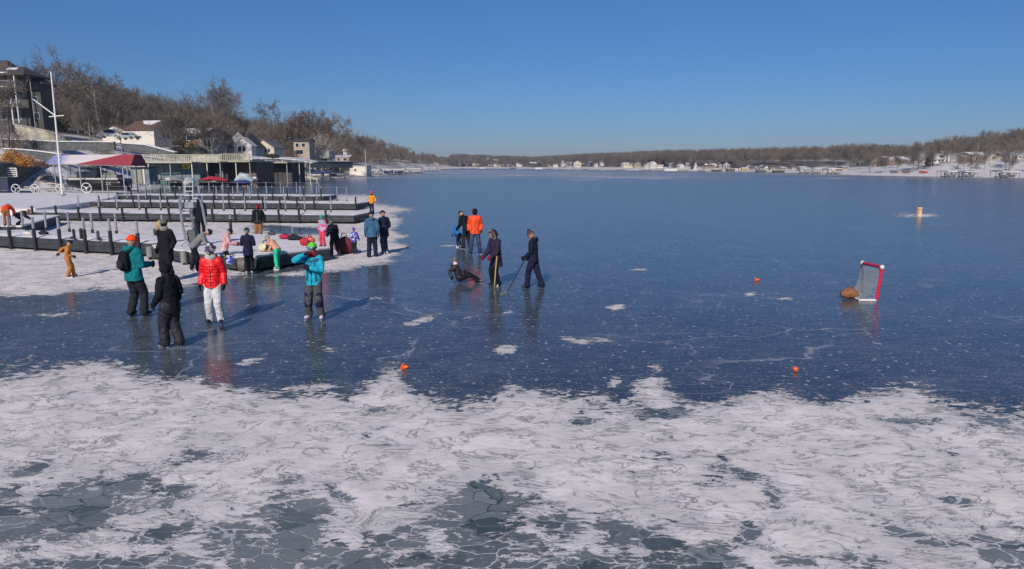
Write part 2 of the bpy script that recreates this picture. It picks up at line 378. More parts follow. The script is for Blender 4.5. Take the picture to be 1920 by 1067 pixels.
for nm, arr in (('snow', s_all), ('plate', plate * smooth(700, 800, py)), ('streak', streak)):
    at_ = me.attributes.new(nm, 'FLOAT', 'POINT'); at_.data.foreach_set('value', arr.astype(np.float32))
m, nb, p = newmat('lake_ice'); tc = nb.n('ShaderNodeTexCoord').outputs['Object']
As = nb.n('ShaderNodeAttribute', attribute_name='snow').outputs['Fac']; Ap = nb.n('ShaderNodeAttribute', attribute_name='plate').outputs['Fac']; Ak = nb.n('ShaderNodeAttribute', attribute_name='streak').outputs['Fac']
ax_ = nb.map(tc, (1, 1.0, 1), (0, 0, .35)); st = nb.map(tc, (.72, 1.3, 1), (0, 0, .25))
n1 = nb.noise(tc, .8, 9, .62, .4); n2 = nb.noise(st, 4.2, 7, .68, .8); n3 = nb.noise(nb.map(tc, (.25, 1, 1)), .06, 6, .6); n4 = nb.noise(st, 14, 4, .6, .3)
sub = lambda a, k_: nb.math('MULTIPLY', nb.math('SUBTRACT', a, .5), k_)
amp = nb.math('SUBTRACT', 1.0, nb.math('MULTIPLY', nb.ramp(As, .88, 1.0), .35))
v = nb.math('ADD', As, nb.math('MULTIPLY', nb.math('ADD', nb.math('ADD', sub(n1, .95), sub(n2, 1.35)), sub(n4, .55)), amp))
v = nb.math('ADD', v, nb.math('MULTIPLY', sub(n3, 1.5), Ak))
gate = nb.ramp(As, .02, .25)
snowm = nb.math('MULTIPLY', nb.ramp(v, .46, .54), nb.math('MAXIMUM', gate, Ak))
# dark slivers where the wind has opened the snow
wv = nb.noise(st, 2.1, 6, .66, 1.4); rid = nb.math('ABSOLUTE', nb.math('SUBTRACT', wv, .5)); gl = nb.ramp(nb.noise(tc, 2.3, 4, .6), .44, .56)
cut = nb.math('MULTIPLY', nb.math('SUBTRACT', 1.0, nb.ramp(rid, .010, .028)), gl)
snowm = nb.math('MULTIPLY', snowm, nb.math('SUBTRACT', 1.0, nb.math('MULTIPLY', cut, .5)))
# specks of frozen spray and bubbles, skate scratches
vo = nb.voro(ax_, 5.5); dot = nb.math('SUBTRACT', 1.0, nb.ramp(vo.outputs['Distance'], .08, .26)); sc = nb.n('ShaderNodeSeparateColor'); nb.l(vo.outputs['Color'], sc.inputs[0])
dot = nb.math('MULTIPLY', dot, nb.ramp(sc.outputs[0], .52, .8))
vo2 = nb.voro(ax_, 15); dot2 = nb.math('SUBTRACT', 1.0, nb.ramp(vo2.outputs['Distance'], .14, .34)); sc2 = nb.n('ShaderNodeSeparateColor'); nb.l(vo2.outputs['Color'], sc2.inputs[0])
dot2 = nb.math('MULTIPLY', dot2, nb.ramp(sc2.outputs[1], .45, .7))
vb = nb.noise(nb.map(tc, (.6, 1.2, 1), (0, 0, .3)), 4.6, 6, .7, .5); flakes = nb.ramp(vb, .66, .71)
scn = nb.noise(nb.map(tc, (.35, 5, 1), (0, 0, .5)), 2.0, 4, .6, .5); scr = nb.math('MULTIPLY', nb.math('SUBTRACT', 1.0, nb.ramp(nb.math('ABSOLUTE', nb.math('SUBTRACT', scn, .5)), .002, .012)), .30)
speck = nb.math('MAXIMUM', nb.math('MAXIMUM', nb.math('MULTIPLY', dot, .85), nb.math('MULTIPLY', dot2, .45)), nb.math('MAXIMUM', nb.math('MULTIPLY', flakes, .85), scr))
cw = nb.n('ShaderNodeTexNoise'); nb.l(tc, cw.inputs['Vector']); cw.inputs['Scale'].default_value = .45; cw.inputs['Detail'].default_value = 5
cv = nb.n('ShaderNodeVectorMath', operation='MULTIPLY_ADD'); nb.l(cw.outputs['Color'], cv.inputs[0]); cv.inputs[1].default_value = (3.5, 3.5, 0); nb.l(tc, cv.inputs[2])
crk = nb.math('SUBTRACT', 1.0, nb.ramp(nb.voro(cv.outputs[0], .17, 'DISTANCE_TO_EDGE').outputs['Distance'], .0015, .006)); crk = nb.math('MULTIPLY', crk, nb.ramp(nb.noise(tc, .3, 3), .42, .6))
speck = nb.math('MAXIMUM', speck, nb.math('MULTIPLY', crk, .42))
speck = nb.math('MULTIPLY', speck, nb.math('SUBTRACT', 1.0, nb.math('MULTIPLY', Ap, .6)))
nlow = nb.noise(tc, .18, 6, .6); nmid = nb.noise(tc, 1.6, 6, .62)
ice = nb.mix(nb.ramp(nlow, .3, .7), (.028, .042, .066), (.050, .066, .086)); oxyz = nb.n('ShaderNodeSeparateXYZ'); nb.l(tc, oxyz.inputs[0]); milk = nb.ramp(nb.math('ADD', oxyz.outputs[0], sub(nlow, 14.0)), 7.0, -7.0)
ice = nb.mix(nb.math('MULTIPLY', nb.ramp(nmid, .35, .75), nb.math('ADD', .30, nb.math('MULTIPLY', milk, .45))), ice, (.095, .12, .135))
frost = nb.math('MULTIPLY', nb.ramp(nb.noise(nb.map(tc, (.5, 1.4, 1), (0, 0, .2)), .5, 8, .7, .6), .52, .74), .34); ice = nb.mix(frost, ice, (.22, .26, .30))
wn_ = nb.n('ShaderNodeTexNoise'); nb.l(tc, wn_.inputs['Vector']); wn_.inputs['Scale'].default_value = 1.7; wn_.inputs['Detail'].default_value = 4
wa = nb.n('ShaderNodeVectorMath', operation='MULTIPLY_ADD'); nb.l(wn_.outputs['Color'], wa.inputs[0]); wa.inputs[1].default_value = (.7, .7, 0); nb.l(nb.map(tc, (.8, 1.4, 1), (0, 0, .3)), wa.inputs[2]); wtc = wa.outputs[0]
ve = nb.voro(wtc, 2.9, 'DISTANCE_TO_EDGE'); vc = nb.voro(wtc, 2.9); sc3 = nb.n('ShaderNodeSeparateColor'); nb.l(vc.outputs['Color'], sc3.inputs[0])
pl = nb.mix(sc3.outputs[0], (.06, .085, .095), (.21, .235, .245)); pl = nb.mix(nb.math('MULTIPLY', nb.ramp(n1, .4, .6), .7), pl, (.17, .19, .21))
eg = nb.math('SUBTRACT', 1.0, nb.ramp(nb.math('ADD', ve.outputs['Distance'], sub(n4, .06)), .012, .035)); pl = nb.mix(nb.math('MULTIPLY', eg, nb.ramp(n1, .38, .52)), pl, (.55, .56, .58)); pl = nb.mix(nb.math('MULTIPLY', eg, nb.ramp(n1, .42, .34)), pl, (.04, .06, .07))
ice = nb.mix(nb.ramp(Ap, .08, .45), ice, pl); ice = nb.mix(nb.math('MULTIPLY', speck, 1.0), ice, (.55, .57, .60))
snc = nb.mix(nb.ramp(nb.noise(tc, 1.1, 6, .6), .3, .7), (.66, .63, .61), (.84, .79, .76)); snc = nb.mix(nb.ramp(nb.noise(st, 5, 6, .7), .60, .70), snc, (.86, .82, .80))
snc = nb.mix(nb.math('MULTIPLY', nb.math('SUBTRACT', 1.0, nb.ramp(v, .5, .95)), .45), snc, (.36, .40, .45))
nb.l(nb.mix(snowm, ice, snc), p.inputs['Base Color'])
rg = nb.math('ADD', .13, nb.math('MULTIPLY', nb.noise(tc, 3, 4), .12)); rg = nb.math('ADD', rg, nb.math('MULTIPLY', Ap, .2))
o_ = nb.n('ShaderNodeMix'); nb.l(nb.math('MAXIMUM', snowm, nb.math('MULTIPLY', speck, .7)), o_.inputs[0]); nb.l(rg, o_.inputs[2]); o_.inputs[3].default_value = .75; nb.l(o_.outputs[0], p.inputs['Roughness'])
p.inputs['IOR'].default_value = 1.31
sl = nb.n('ShaderNodeMix'); nb.l(snowm, sl.inputs[0]); sl.inputs[2].default_value = .5; sl.inputs[3].default_value = .15; nb.l(sl.outputs[0], p.inputs['Specular IOR Level'])
hgt = nb.math('ADD', nb.math('MULTIPLY', snowm, nb.math('ADD', .6, nb.math('ADD', nb.math('MULTIPLY', n2, 1.2), n1))), nb.math('MULTIPLY', nb.math('MULTIPLY', nb.math('ADD', nb.math('MULTIPLY', sc3.outputs[1], 1.0), nb.math('MULTIPLY', eg, -.5)), .6), Ap))
hgt = nb.math('ADD', hgt, nb.math('MULTIPLY', nb.noise(tc, 1.2, 3), .10))
b = nb.n('ShaderNodeBump'); b.inputs['Strength'].default_value = .65; b.inputs['Distance'].default_value = .022; nb.l(hgt, b.inputs['Height']); nb.l(b.outputs[0], p.inputs['Normal'])
me.materials.append(m); o = bpy.data.objects.new('frozen_lake', me); C.objects.link(o); o['kind'] = 'structure'

# ------------------------------------------------------------------ bare winter trees
def mat_bark(name, lo, hi):
    m, nb, p = newmat(name); tc = nb.n('ShaderNodeTexCoord').outputs['Object']
    oi = nb.n('ShaderNodeObjectInfo').outputs['Random']
    c = nb.mix(nb.noise(tc, 3, 4), lo, hi)
    c = nb.mix(nb.math('MULTIPLY', oi, .5), c, (.12, .10, .085)); nb.l(c, p.inputs['Base Color']); p.inputs['Roughness'].default_value = .9
    return m
M_bark = mat_bark('grey_brown_bark', (.20, .17, .145), (.37, .33, .28))
M_twig = mat_bark('brown_twigs', (.125, .105, .088), (.23, .195, .16))
M_pale = mat_bark('pale_bark', (.28, .25, .22), (.44, .41, .37))
M_leafbrown = mat('dry_russet_leaves', (.10, .062, .042), .9, .4, 1.5, 0)
M_gold = mat('dry_golden_foliage', (.50, .24, .05), .9, .4, 2, 0)
M_ever = mat('dark_evergreen_needles', (.018, .026, .014), .9, .4, 2, 0)
def rvec(rnd): return Vector((rnd.uniform(-1, 1), rnd.uniform(-1, 1), rnd.uniform(-1, 1)))
def tree_parts(seed, h=13, spread=.5, fork=.3, density=1.0, tall=False, lv=4, twr=.030):
    rnd = random.Random(seed); T = MB(); B = MB(); Lf = []
    def limb(p, d, ln, r, lev):
        n = (6, 5, 4, 3, 2)[lev]; pts = [p]; rad = [r]; q = Vector(p); dd = d.normalized()
        end = r * (.35 if lev < 4 else .3)
        for i in range(n):
            dd = (dd + rvec(rnd) * (.10, .20, .26, .32, .35)[lev] + Vector((0, 0, (.05, .07, .06, .03, 0)[lev]))).normalized()
            q = q + dd * ln / n; pts.append(q.copy()); rad.append(r + (end - r) * (i + 1) / n)
        (T if lev <= 1 else B).path(pts, rad, (7, 5, 4, 3, 3)[lev], False)
        Lf.append((q, lev))
        if lev >= lv: return
        k = int(((8, 6, 6, 6)[lev]) * density + rnd.random())
        for j in range(k):
            t = (fork if lev == 0 else .25) + (1 - (fork if lev == 0 else .25)) * (j + rnd.random()) / k
            t = min(t, .99); fi = t * n; i0 = int(fi); f = fi - i0
            bp = pts[i0].lerp(pts[i0 + 1], f); br = (rad[i0] * (1 - f) + rad[i0 + 1] * f)
            ax = (pts[i0 + 1] - pts[i0]).normalized(); side = ax.cross(rvec(rnd)).normalized()
            a = rnd.uniform(.5, 1.05) * (spread * 2)
            if tall and lev == 0: a *= .55
            nd = (ax * math.cos(a) + side * math.sin(a)).normalized()
            L = ln * ((.62, .58, .52, .5)[lev]) * (1.15 - .55 * t if lev == 0 else 1) * rnd.uniform(.75, 1.2)
            limb(bp, nd, L, max(br * rnd.uniform(.45, .7), twr if lev >= 2 else .04), lev + 1)
    limb(Vector((0, 0, -.4)), Vector((rnd.uniform(-.08, .08), rnd.uniform(-.08, .08), 1)), h * .78, h * .020, 0)
    return T, B, Lf
class _TreeKind: pass
def build_mesh(mb, name, m, sm=False):
    me = bpy.data.meshes.new(name); me.from_pydata(mb.v, [], mb.f); me.materials.append(m); me.update()
    if sm: me.polygons.foreach_set('use_smooth', [True] * len(me.polygons))
    return me
variants = []
specs = [(11, 13, .50, .28, 1.0, False), (22, 14, .42, .30, 1.1, False), (33, 12, .55, .22, 1.0, False), (44, 15, .40, .38, .95, True), (55, 13, .50, .33, 1.05, False), (66, 12.5, .45, .25, 1.1, False), (77, 14, .36, .30, 1.0, True)]
for sd_, h_, spd, fk, dn, tl in specs:
    T, B, Lf = tree_parts(sd_, h_, spd, fk, dn, tl)
    variants.append((build_mesh(T, 'trunk', M_bark, True), build_mesh(B, 'crown', M_twig), h_, max(v[2] for v in B.v)))
def leafy(Lf, seed, cnt, size, m, name='foliage'):
    rnd = random.Random(seed); L = MB()
    ends = [q for q, lev in Lf if lev >= 3]
    for _ in range(cnt):
        c = rnd.choice(ends) + rvec(rnd) * .35; u = rvec(rnd).normalized() * size; w = u.cross(rvec(rnd)).normalized() * size
        L.add([c - u, c - w, c + u, c + w], [(0, 1, 2, 3)])
    return build_mesh(L, name, m)
T, B, Lf = tree_parts(91, 10, .5, .15, 1.0)
russet = (build_mesh(T, 'trunk', M_bark, True), build_mesh(B, 'crown', M_twig), leafy(Lf, 5, 2600, .12, M_leafbrown), 10)
T, B, Lf = tree_parts(92, 9, .45, .2, 1.0)
palet = (build_mesh(T, 'trunk', M_pale, True), build_mesh(B, 'crown', M_pale), 9)
def evergreen_mesh(seed, h, rad, n=5200, size=.2):
    rnd = random.Random(seed); L = MB(); lump = [rnd.uniform(.7, 1.15) for _ in range(64)]
    for _ in range(n):
        z = rnd.random() ** .8; a = rnd.uniform(0, 6.283); k = lump[int(z * 8) * 8 + int(a / 6.284 * 8)]
        r = rad * (1 - z) ** .75 * k * rnd.uniform(.55, 1.0) + .05
        c = Vector((r * math.cos(a), r * math.sin(a), .3 + z * h)); u = rvec(rnd).normalized() * size; w = u.cross(rvec(rnd)).normalized() * size
        L.add([c - u, c - w * .6, c + u, c + w * .6], [(0, 1, 2, 3)])
    return build_mesh(L, 'foliage', M_ever)
evm = evergreen_mesh(3, 9, 2.6)
def place_tree(p, k, scale, rz, label, group=None, name='bare_tree', lean=0):
    t, c, h, top = variants[k]
    r = thing(name, label, 'tree', p, rz, group); s_ = scale * 1.0; r.scale = (s_, s_, s_)
    r.rotation_euler[0] = lean
    for nm, me_ in (('trunk', t), ('crown', c)):
        o = bpy.data.objects.new(nm, me_); C.objects.link(o); o.parent = r
    return r
tr = random.Random(4)
# --- trees that stand out, each its own
def tree_px(px, s, top_py, k, label, lean=0, name='bare_tree', wmul=1.0):
    p = at_s(px, s); H = at(px, top_py, p.y).z - p.z; sc = H / variants[k][3]
    r = place_tree(p, k, sc, tr.uniform(0, 6.28), label, None, name, lean); r.scale = (sc * wmul, sc * wmul, sc); return r
tree_px(112, 78, 76, 3, 'tallest bare tree rising far above the wood just behind the dark apartment building')
tree_px(84, 84, 100, 6, 'thin bare tree leaning left beside the tallest tree above the apartment roof', lean=.0)
tree_px(168, 60, 108, 0, 'wide bare tree in the row right of the tallest tree on the left hill')
tree_px(198, 44, 116, 4, 'bare tree with a thick forked trunk standing left of the parked cars')
tree_px(217, 62, 128, 2, 'round crowned bare tree directly above the red roofed white house')
tree_px(410, 30, 140, 1, 'big bare tree with a tall trunk standing left of the grey gabled cottage')
tree_px(432, 44, 160, 0, 'bare tree spreading above the snowy roof of the grey gabled cottage')
tree_px(516, 50, 180, 2, 'broad bare tree topping the wood above the cream cottage')
tree_px(592, 55, 200, 5, 'bare tree topping the wood above the tall tan house with a balcony')
tree_px(620, 52, 206, 1, 'bare tree on the crest left of the last big tree of the left hill')
tree_px(650, 50, 210, 2, 'last big bare tree at the right end of the high left hill')
tree_px(20, 22, 110, 3, 'pale leaning bare tree in front of the apartment balconies')
tree_px(352, 40, 170, 1, 'bare tree behind the low brown house right of the red roofed white house')
tree_px(300, 44, 178, 5, 'bare tree rising behind the blue shaded end wall of the white house')
tree_px(1775, 26, 252, 0, 'largest round bare tree on the right shore beside the white two storey house')
tree_px(1832, 40, 250, 4, 'upright dark bare tree behind the grey house of the right shore')
tree_px(1882, 30, 256, 2, 'bare tree on the lawn between the two rightmost houses')
tree_px(1722, 12, 262, 1, 'bare tree standing beside the dark evergreen on the right shore')
p = at_s(598, 5); r = thing('bare_tree', 'pale barked small tree at the water edge left of the white boathouse', 'tree', p, 1.0); sc = (at(598, 258, p.y).z - p.z) / 9.0; r.scale = (sc,) * 3
for nm, me_ in (('trunk', palet[0]), ('crown', palet[1])):
    o = bpy.data.objects.new(nm, me_); C.objects.link(o); o.parent = r
for px, s, top, lab in [(530, 14, 240, 'russet leaved oak right of the cream cottage'), (575, 26, 222, 'russet leaved oak behind the tall tan house'), (618, 30, 236, 'russet leaved oak on the slope above the white boathouse'), (552, 30, 232, 'russet leaved oak between the cream cottage and the tall tan house'), (672, 30, 262, 'russet leaved oak just behind the thin mast beside the white boathouse')]:
    p = at_s(px, s); r = thing('oak_tree', lab, 'tree', p, tr.uniform(0, 6)); sc = (at(px, top, p.y).z - p.z) / 9.3; r.scale = (sc,) * 3
    for nm, me_ in (('trunk', russet[0]), ('crown', russet[1]), ('foliage', russet[2])):
        o = bpy.data.objects.new(nm, me_); C.objects.link(o); o.parent = r
for px, s, top, wd, lab in [(92, 58, 175, 1.6, 'dark evergreen against the right side of the apartment building'), (112, 52, 190, 1.5, 'dark evergreen just right of the apartment building and behind the flagpole'), (625, 36, 262, 1.0, 'dark evergreen on the slope behind the white boathouse'), (776, 40, 283, 1.1, 'dark evergreen in the wood on the low left headland'), (1742, 18, 276, .9, 'dark evergreen left of the white two storey house on the right shore'),
                           (1243, 30, 296, 1.1, 'dark evergreen beside the tall white house across the lake'), (868, 26, 303, 1.4, 'dark evergreen at the left end of the far shore'), (605, 14, 268, .9, 'dark evergreen behind the pale barked tree')]:
    p = at_s(px, s); r = thing('evergreen_tree', lab, 'tree', p, tr.uniform(0, 6)); H = at(px, top, p.y).z - p.z; sc = H / 9.2; r.scale = (sc * wd, sc * wd, sc)
    T = MB().tube((0, 0, -.5), (0, 0, 8), .18, .04, 6); T.build('trunk', M_bark, r)
    o = bpy.data.objects.new('foliage', evm); C.objects.link(o); o.parent = r
# --- the crowded woods, tree by tree
TK = ['round spreading', 'full tall', 'wide low', 'high forked', 'open crowned', 'dense bushy', 'slender upright']
region = [(-60, 150, 'bare brown tree in the wood behind the dark apartment building'), (150, 250, 'bare brown tree in the wood behind the red roofed white house'), (250, 340, 'bare brown tree in the wood between white house and low house'),
          (340, 440, 'bare brown tree in the wood behind the low brown house'), (440, 520, 'bare brown tree in the wood behind the two cottages'), (520, 600, 'bare brown tree in the wood behind the tall tan house'), (600, 690, 'bare brown tree in the wood above the white boathouse'),
          (690, 770, 'bare grey tree on the low headland near the mast'), (770, 846, 'bare grey tree at the tip of the headland')]
cnts = [24, 28, 28, 28, 24, 24, 24, 28, 22]; skyline = ([-80, 100, 200, 300, 400, 500, 600, 650, 700, 760, 800, 846], [112, 122, 138, 158, 166, 188, 214, 232, 252, 270, 284, 296])
for (a, b2, lab), n in zip(region, cnts):
    for i in range(n):
        px = tr.uniform(a, b2); lo = np.interp(px, [-60, 140, 150, 430, 600, 700, 850], [62, 62, 52, 44, 34, 12, 6]); s = lo + (i / n) * np.interp(px, [-60, 600, 700, 846], [62, 60, 40, 34])
        p = at_s(px, s); k = tr.randrange(len(variants)); f = (i + 1) / n
        top = np.interp(px, *skyline); Hf = at(px, top, p.y).z - p.z
        Hh = min(Hf * tr.uniform(.80, 1.04), 18.5) if f > .45 else min(Hf * tr.uniform(.62, .9), 13.5)
        Hh = max(Hh, 6.5); row = ('fronting', 'amid', 'atop')[min(2, int(i / n * 3))]; kind = TK[k]
        L2 = (kind + ' ' + lab[5:]).replace(' in the wood', ' ' + row + ' wood') if ' in the wood' in lab else kind + ' ' + lab[5:] + (', front row' if i < n / 3 else ', middle row' if i < n * 2 / 3 else ', back row')
        side = 'left' if px < (a + b2) / 2 else 'right'
        place_tree(p, k, Hh / variants[k][3], tr.uniform(0, 6.28), L2 + ', ' + side, 'bare trees' + lab[lab.index('tree') + 4:])
for px, s, top, k, lab in [(232, 30, 205, 3, 'slender bare tree in front of the white house left end'), (176, 34, 190, 1, 'thick trunked bare tree left of the parked cars'), (327, 26, 205, 5, 'bare tree just right of the blue shaded end wall'), (345, 24, 210, 0, 'bare tree in front of the low brown house, left one'), (368, 26, 200, 4, 'bare tree in front of the low brown house, right one'),
        (386, 22, 215, 6, 'slender bare tree between the low brown house and narrow grey house'), (398, 26, 205, 5, 'bushy bare tree over the narrow blue grey house'), (425, 18, 228, 6, 'dark slender bare tree before the cream wing of the cottage'), (469, 15, 235, 4, 'bare tree before the right side of the grey cottage'), (480, 18, 228, 2, 'low wide bare tree between the two cottages'),
        (536, 16, 228, 5, 'bushy bare tree right of the cream cottage'), (556, 18, 222, 3, 'forked bare tree left of the tall tan house'), (586, 16, 240, 0, 'bare tree just right of the tall tan house'), (628, 14, 250, 4, 'bare tree on the bank left above the white boathouse'), (652, 16, 248, 6, 'slender bare tree on the bank right above the white boathouse'), (700, 18, 272, 1, 'bare tree on the bank just right of the mast'),
        (10, 26, 140, 6, 'slender pale bare tree in front of the apartment left part'), (148, 50, 150, 5, 'bushy bare tree right of the dark evergreens'), (281, 40, 195, 1, 'bare tree behind the snow patched roof of the white house'), (568, 18, 236, 6, 'slender bare tree directly in front of the tall tan house'), (452, 18, 232, 6, 'slender bare tree in front of the gable of the grey cottage'), (640, 24, 236, 5, 'bushy bare tree upslope of the white boathouse')]:
    near_s = {148: 50, 281: 40, 640: 20, 10: 22}.get(px, float(np.interp(px, [150, 340, 420, 480, 560, 700], [24, 17, 11, 11, 12, 10])))
    tree_px(px, near_s, top, k, lab)
rightreg = [(1560, 1660, 'bare tree on the right bank left of the brown house'), (1660, 1750, 'bare tree on the right bank around the brown house'), (1750, 1840, 'bare tree around the white two storey house'), (1840, 1960, 'bare tree around the rightmost houses')]
for (a, b2, lab), n in zip(rightreg, (16, 18, 18, 20)):
    for i in range(n):
        px = tr.uniform(a, b2); s = 8 + 70 * (i / n) ** .7 if i % 4 else tr.uniform(3, 14); p = at_s(px, s); k = tr.randrange(len(variants))
        top = np.interp(px, [1560, 1640, 1700, 1760, 1800, 1840, 1900], [276, 268, 270, 262, 256, 256, 252]); Hf = at(px, top, p.y).z - p.z
        Hh = max(min(Hf * tr.uniform(.7, 1.0), 13), 5) if i % 4 else tr.uniform(5, 9)
        place_tree(p, k, Hh / variants[k][3], tr.uniform(0, 6.28), TK[k] + ' ' + lab[5:] + (', low' if i % 4 == 0 else ', upslope') + (', left' if px < (a + b2) / 2 else ', right'), 'bare trees' + lab[9:])
_seen = {}
for o in [o for o in C.objects if o.get('category') == 'tree']:
    _seen.setdefault(o['label'], []).append(o)
for lb, L in _seen.items():
    if len(L) > 1:
        L.sort(key=lambda o: o.scale[2])
        for o, w_ in zip(L, {2: ('smaller', 'taller'), 3: ('smallest', 'middling', 'tallest'), 4: ('smallest', 'smallish', 'tallish', 'tallest')}.get(len(L), ())): o['label'] = w_ + ' ' + lb
# --- the woods beyond, one mass each (points instanced with geometry nodes)
def wood_mass(name, n, smin, smax, pxa, pxb, hfun, src, sd):
    rnd = random.Random(sd); P = []; Sx = []
    while len(P) < n:
        px = rnd.uniform(pxa, pxb); s = smin + (smax - smin) * rnd.random() ** 1.1
        p = at_s(px, s); hh = hfun(px) * rnd.uniform(.75, 1.12); P.append((p.x, p.y, p.z)); Sx.append(hh / src[1])
    me = bpy.data.meshes.new(name); me.from_pydata(P, [], []); a = me.attributes.new('size', 'FLOAT', 'POINT'); a.data.foreach_set('value', Sx)
    a = me.attributes.new('turn', 'FLOAT_VECTOR', 'POINT'); a.data.foreach_set('vector', [c for _ in P for c in (0, 0, rnd.uniform(0, 6.28))])
    o = bpy.data.objects.new(name, me); C.objects.link(o); o['kind'] = 'stuff'
    g = bpy.data.node_groups.new(name, 'GeometryNodeTree'); g.interface.new_socket('Geometry', in_out='INPUT', socket_type='NodeSocketGeometry'); g.interface.new_socket('Geometry', in_out='OUTPUT', socket_type='NodeSocketGeometry')
    gi = g.nodes.new('NodeGroupInput'); go = g.nodes.new('NodeGroupOutput'); ip = g.nodes.new('GeometryNodeInstanceOnPoints'); oi = g.nodes.new('GeometryNodeObjectInfo'); oi.inputs[0].default_value = src[0]
    at1 = g.nodes.new('GeometryNodeInputNamedAttribute'); at1.data_type = 'FLOAT'; at1.inputs[0].default_value = 'size'
    at2 = g.nodes.new('GeometryNodeInputNamedAttribute'); at2.data_type = 'FLOAT_VECTOR'; at2.inputs[0].default_value = 'turn'
    g.links.new(gi.outputs[0], ip.inputs['Points']); g.links.new(oi.outputs['Geometry'], ip.inputs['Instance']); g.links.new(at1.outputs[0], ip.inputs['Scale']); g.links.new(at2.outputs[0], ip.inputs['Rotation']); g.links.new(ip.outputs[0], go.inputs[0])
    md = o.modifiers.new('trees', 'NODES'); md.node_group = g; return o
crowns = [o for o in C.objects if o.type == 'MESH' and o.data.name.startswith('crown') and o.parent and o.parent.name.startswith('bare_tree')]
srcs = []
for k in (0, 1, 4, 5): srcs.append((next(o for o in crowns if o.data == variants[k][1]), variants[k][3]))
hf_far = lambda px: float(np.interp(px, [840, 1000, 1100, 1240, 1400, 1560, 1700, 1920], [15, 14, 14, 14, 13.5, 13, 11, 12]))
wood_mass('far_shore_wood', 900, 22, 190, 846, 1240, hf_far, srcs[0], 1)
wood_mass('far_shore_wood', 900, 24, 190, 846, 1300, hf_far, srcs[1], 2)
wood_mass('far_shore_wood', 800, 24, 170, 1200, 1640, hf_far, srcs[2], 3)
wood_mass('right_shore_wood', 420, 60, 170, 1560, 2150, hf_far, srcs[3], 4)
wood_mass('left_hill_wood', 620, 66, 190, -120, 700, lambda px: 10.5, srcs[1], 5)
wood_mass('left_hill_wood', 260, 44, 110, 120, 640, lambda px: 8.5, srcs[0], 8)
wood_mass('left_hill_wood', 520, 20, 120, 600, 850, lambda px: float(np.interp(px, [560, 700, 850], [11, 11, 11])), srcs[3], 6)

# ------------------------------------------------------------------ houses
M_wwall = mat('white_siding', (.70, .67, .60), .6, .06, 1, .1)
M_cream = mat('cream_siding', (.60, .55, .44), .65, .08, 1, .1)
M_grey = mat('grey_siding', (.30, .31, .33), .7, .1, 1, .1)
M_brown = mat('brown_siding', (.16, .10, .07), .75, .2, 1, .1)
M_tan = mat('tan_siding', (.40, .33, .26), .7, .12, 1, .1)
M_yellow = mat('yellow_siding', (.62, .50, .16), .7, .1, 1, .1)
M_darkwall = mat('dark_brown_grey_siding', (.060, .055, .055), .75, .2, 1, .15)
M_rdark = mat('dark_shingles', (.055, .052, .055), .85, .3, 3, .3)
M_rbrown = mat('brown_shingles', (.13, .075, .055), .85, .3, 3, .3)
M_rgrey = mat('grey_shingles', (.16, .16, .165), .85, .25, 3, .3)
M_rsnow = mat('snow_dusted_roof', (.55, .54, .55), .8, .25, 1.2, .3)
M_trim = mat('off_white_trim', (.66, .65, .60), .6, .06, 1, 0)
M_brick = mat('red_brown_brick', (.22, .10, .075), .8, .3, 10, .2)
M_rail = mat('weathered_pale_railing', (.44, .43, .34), .7, .2, 3, .1)
M_conc = mat('stained_concrete', (.36, .34, .27), .8, .35, .8, .2)
M_block = mat('dark_block_wall', (.10, .11, .11), .85, .35, 2, .3)
WALLS = dict(white=M_wwall, cream=M_cream, grey=M_grey, brown=M_brown, tan=M_tan, yellow=M_yellow, dark=M_darkwall)
ROOFS = dict(dark=M_rdark, brown=M_rbrown, grey=M_rgrey, snowy=M_rsnow)
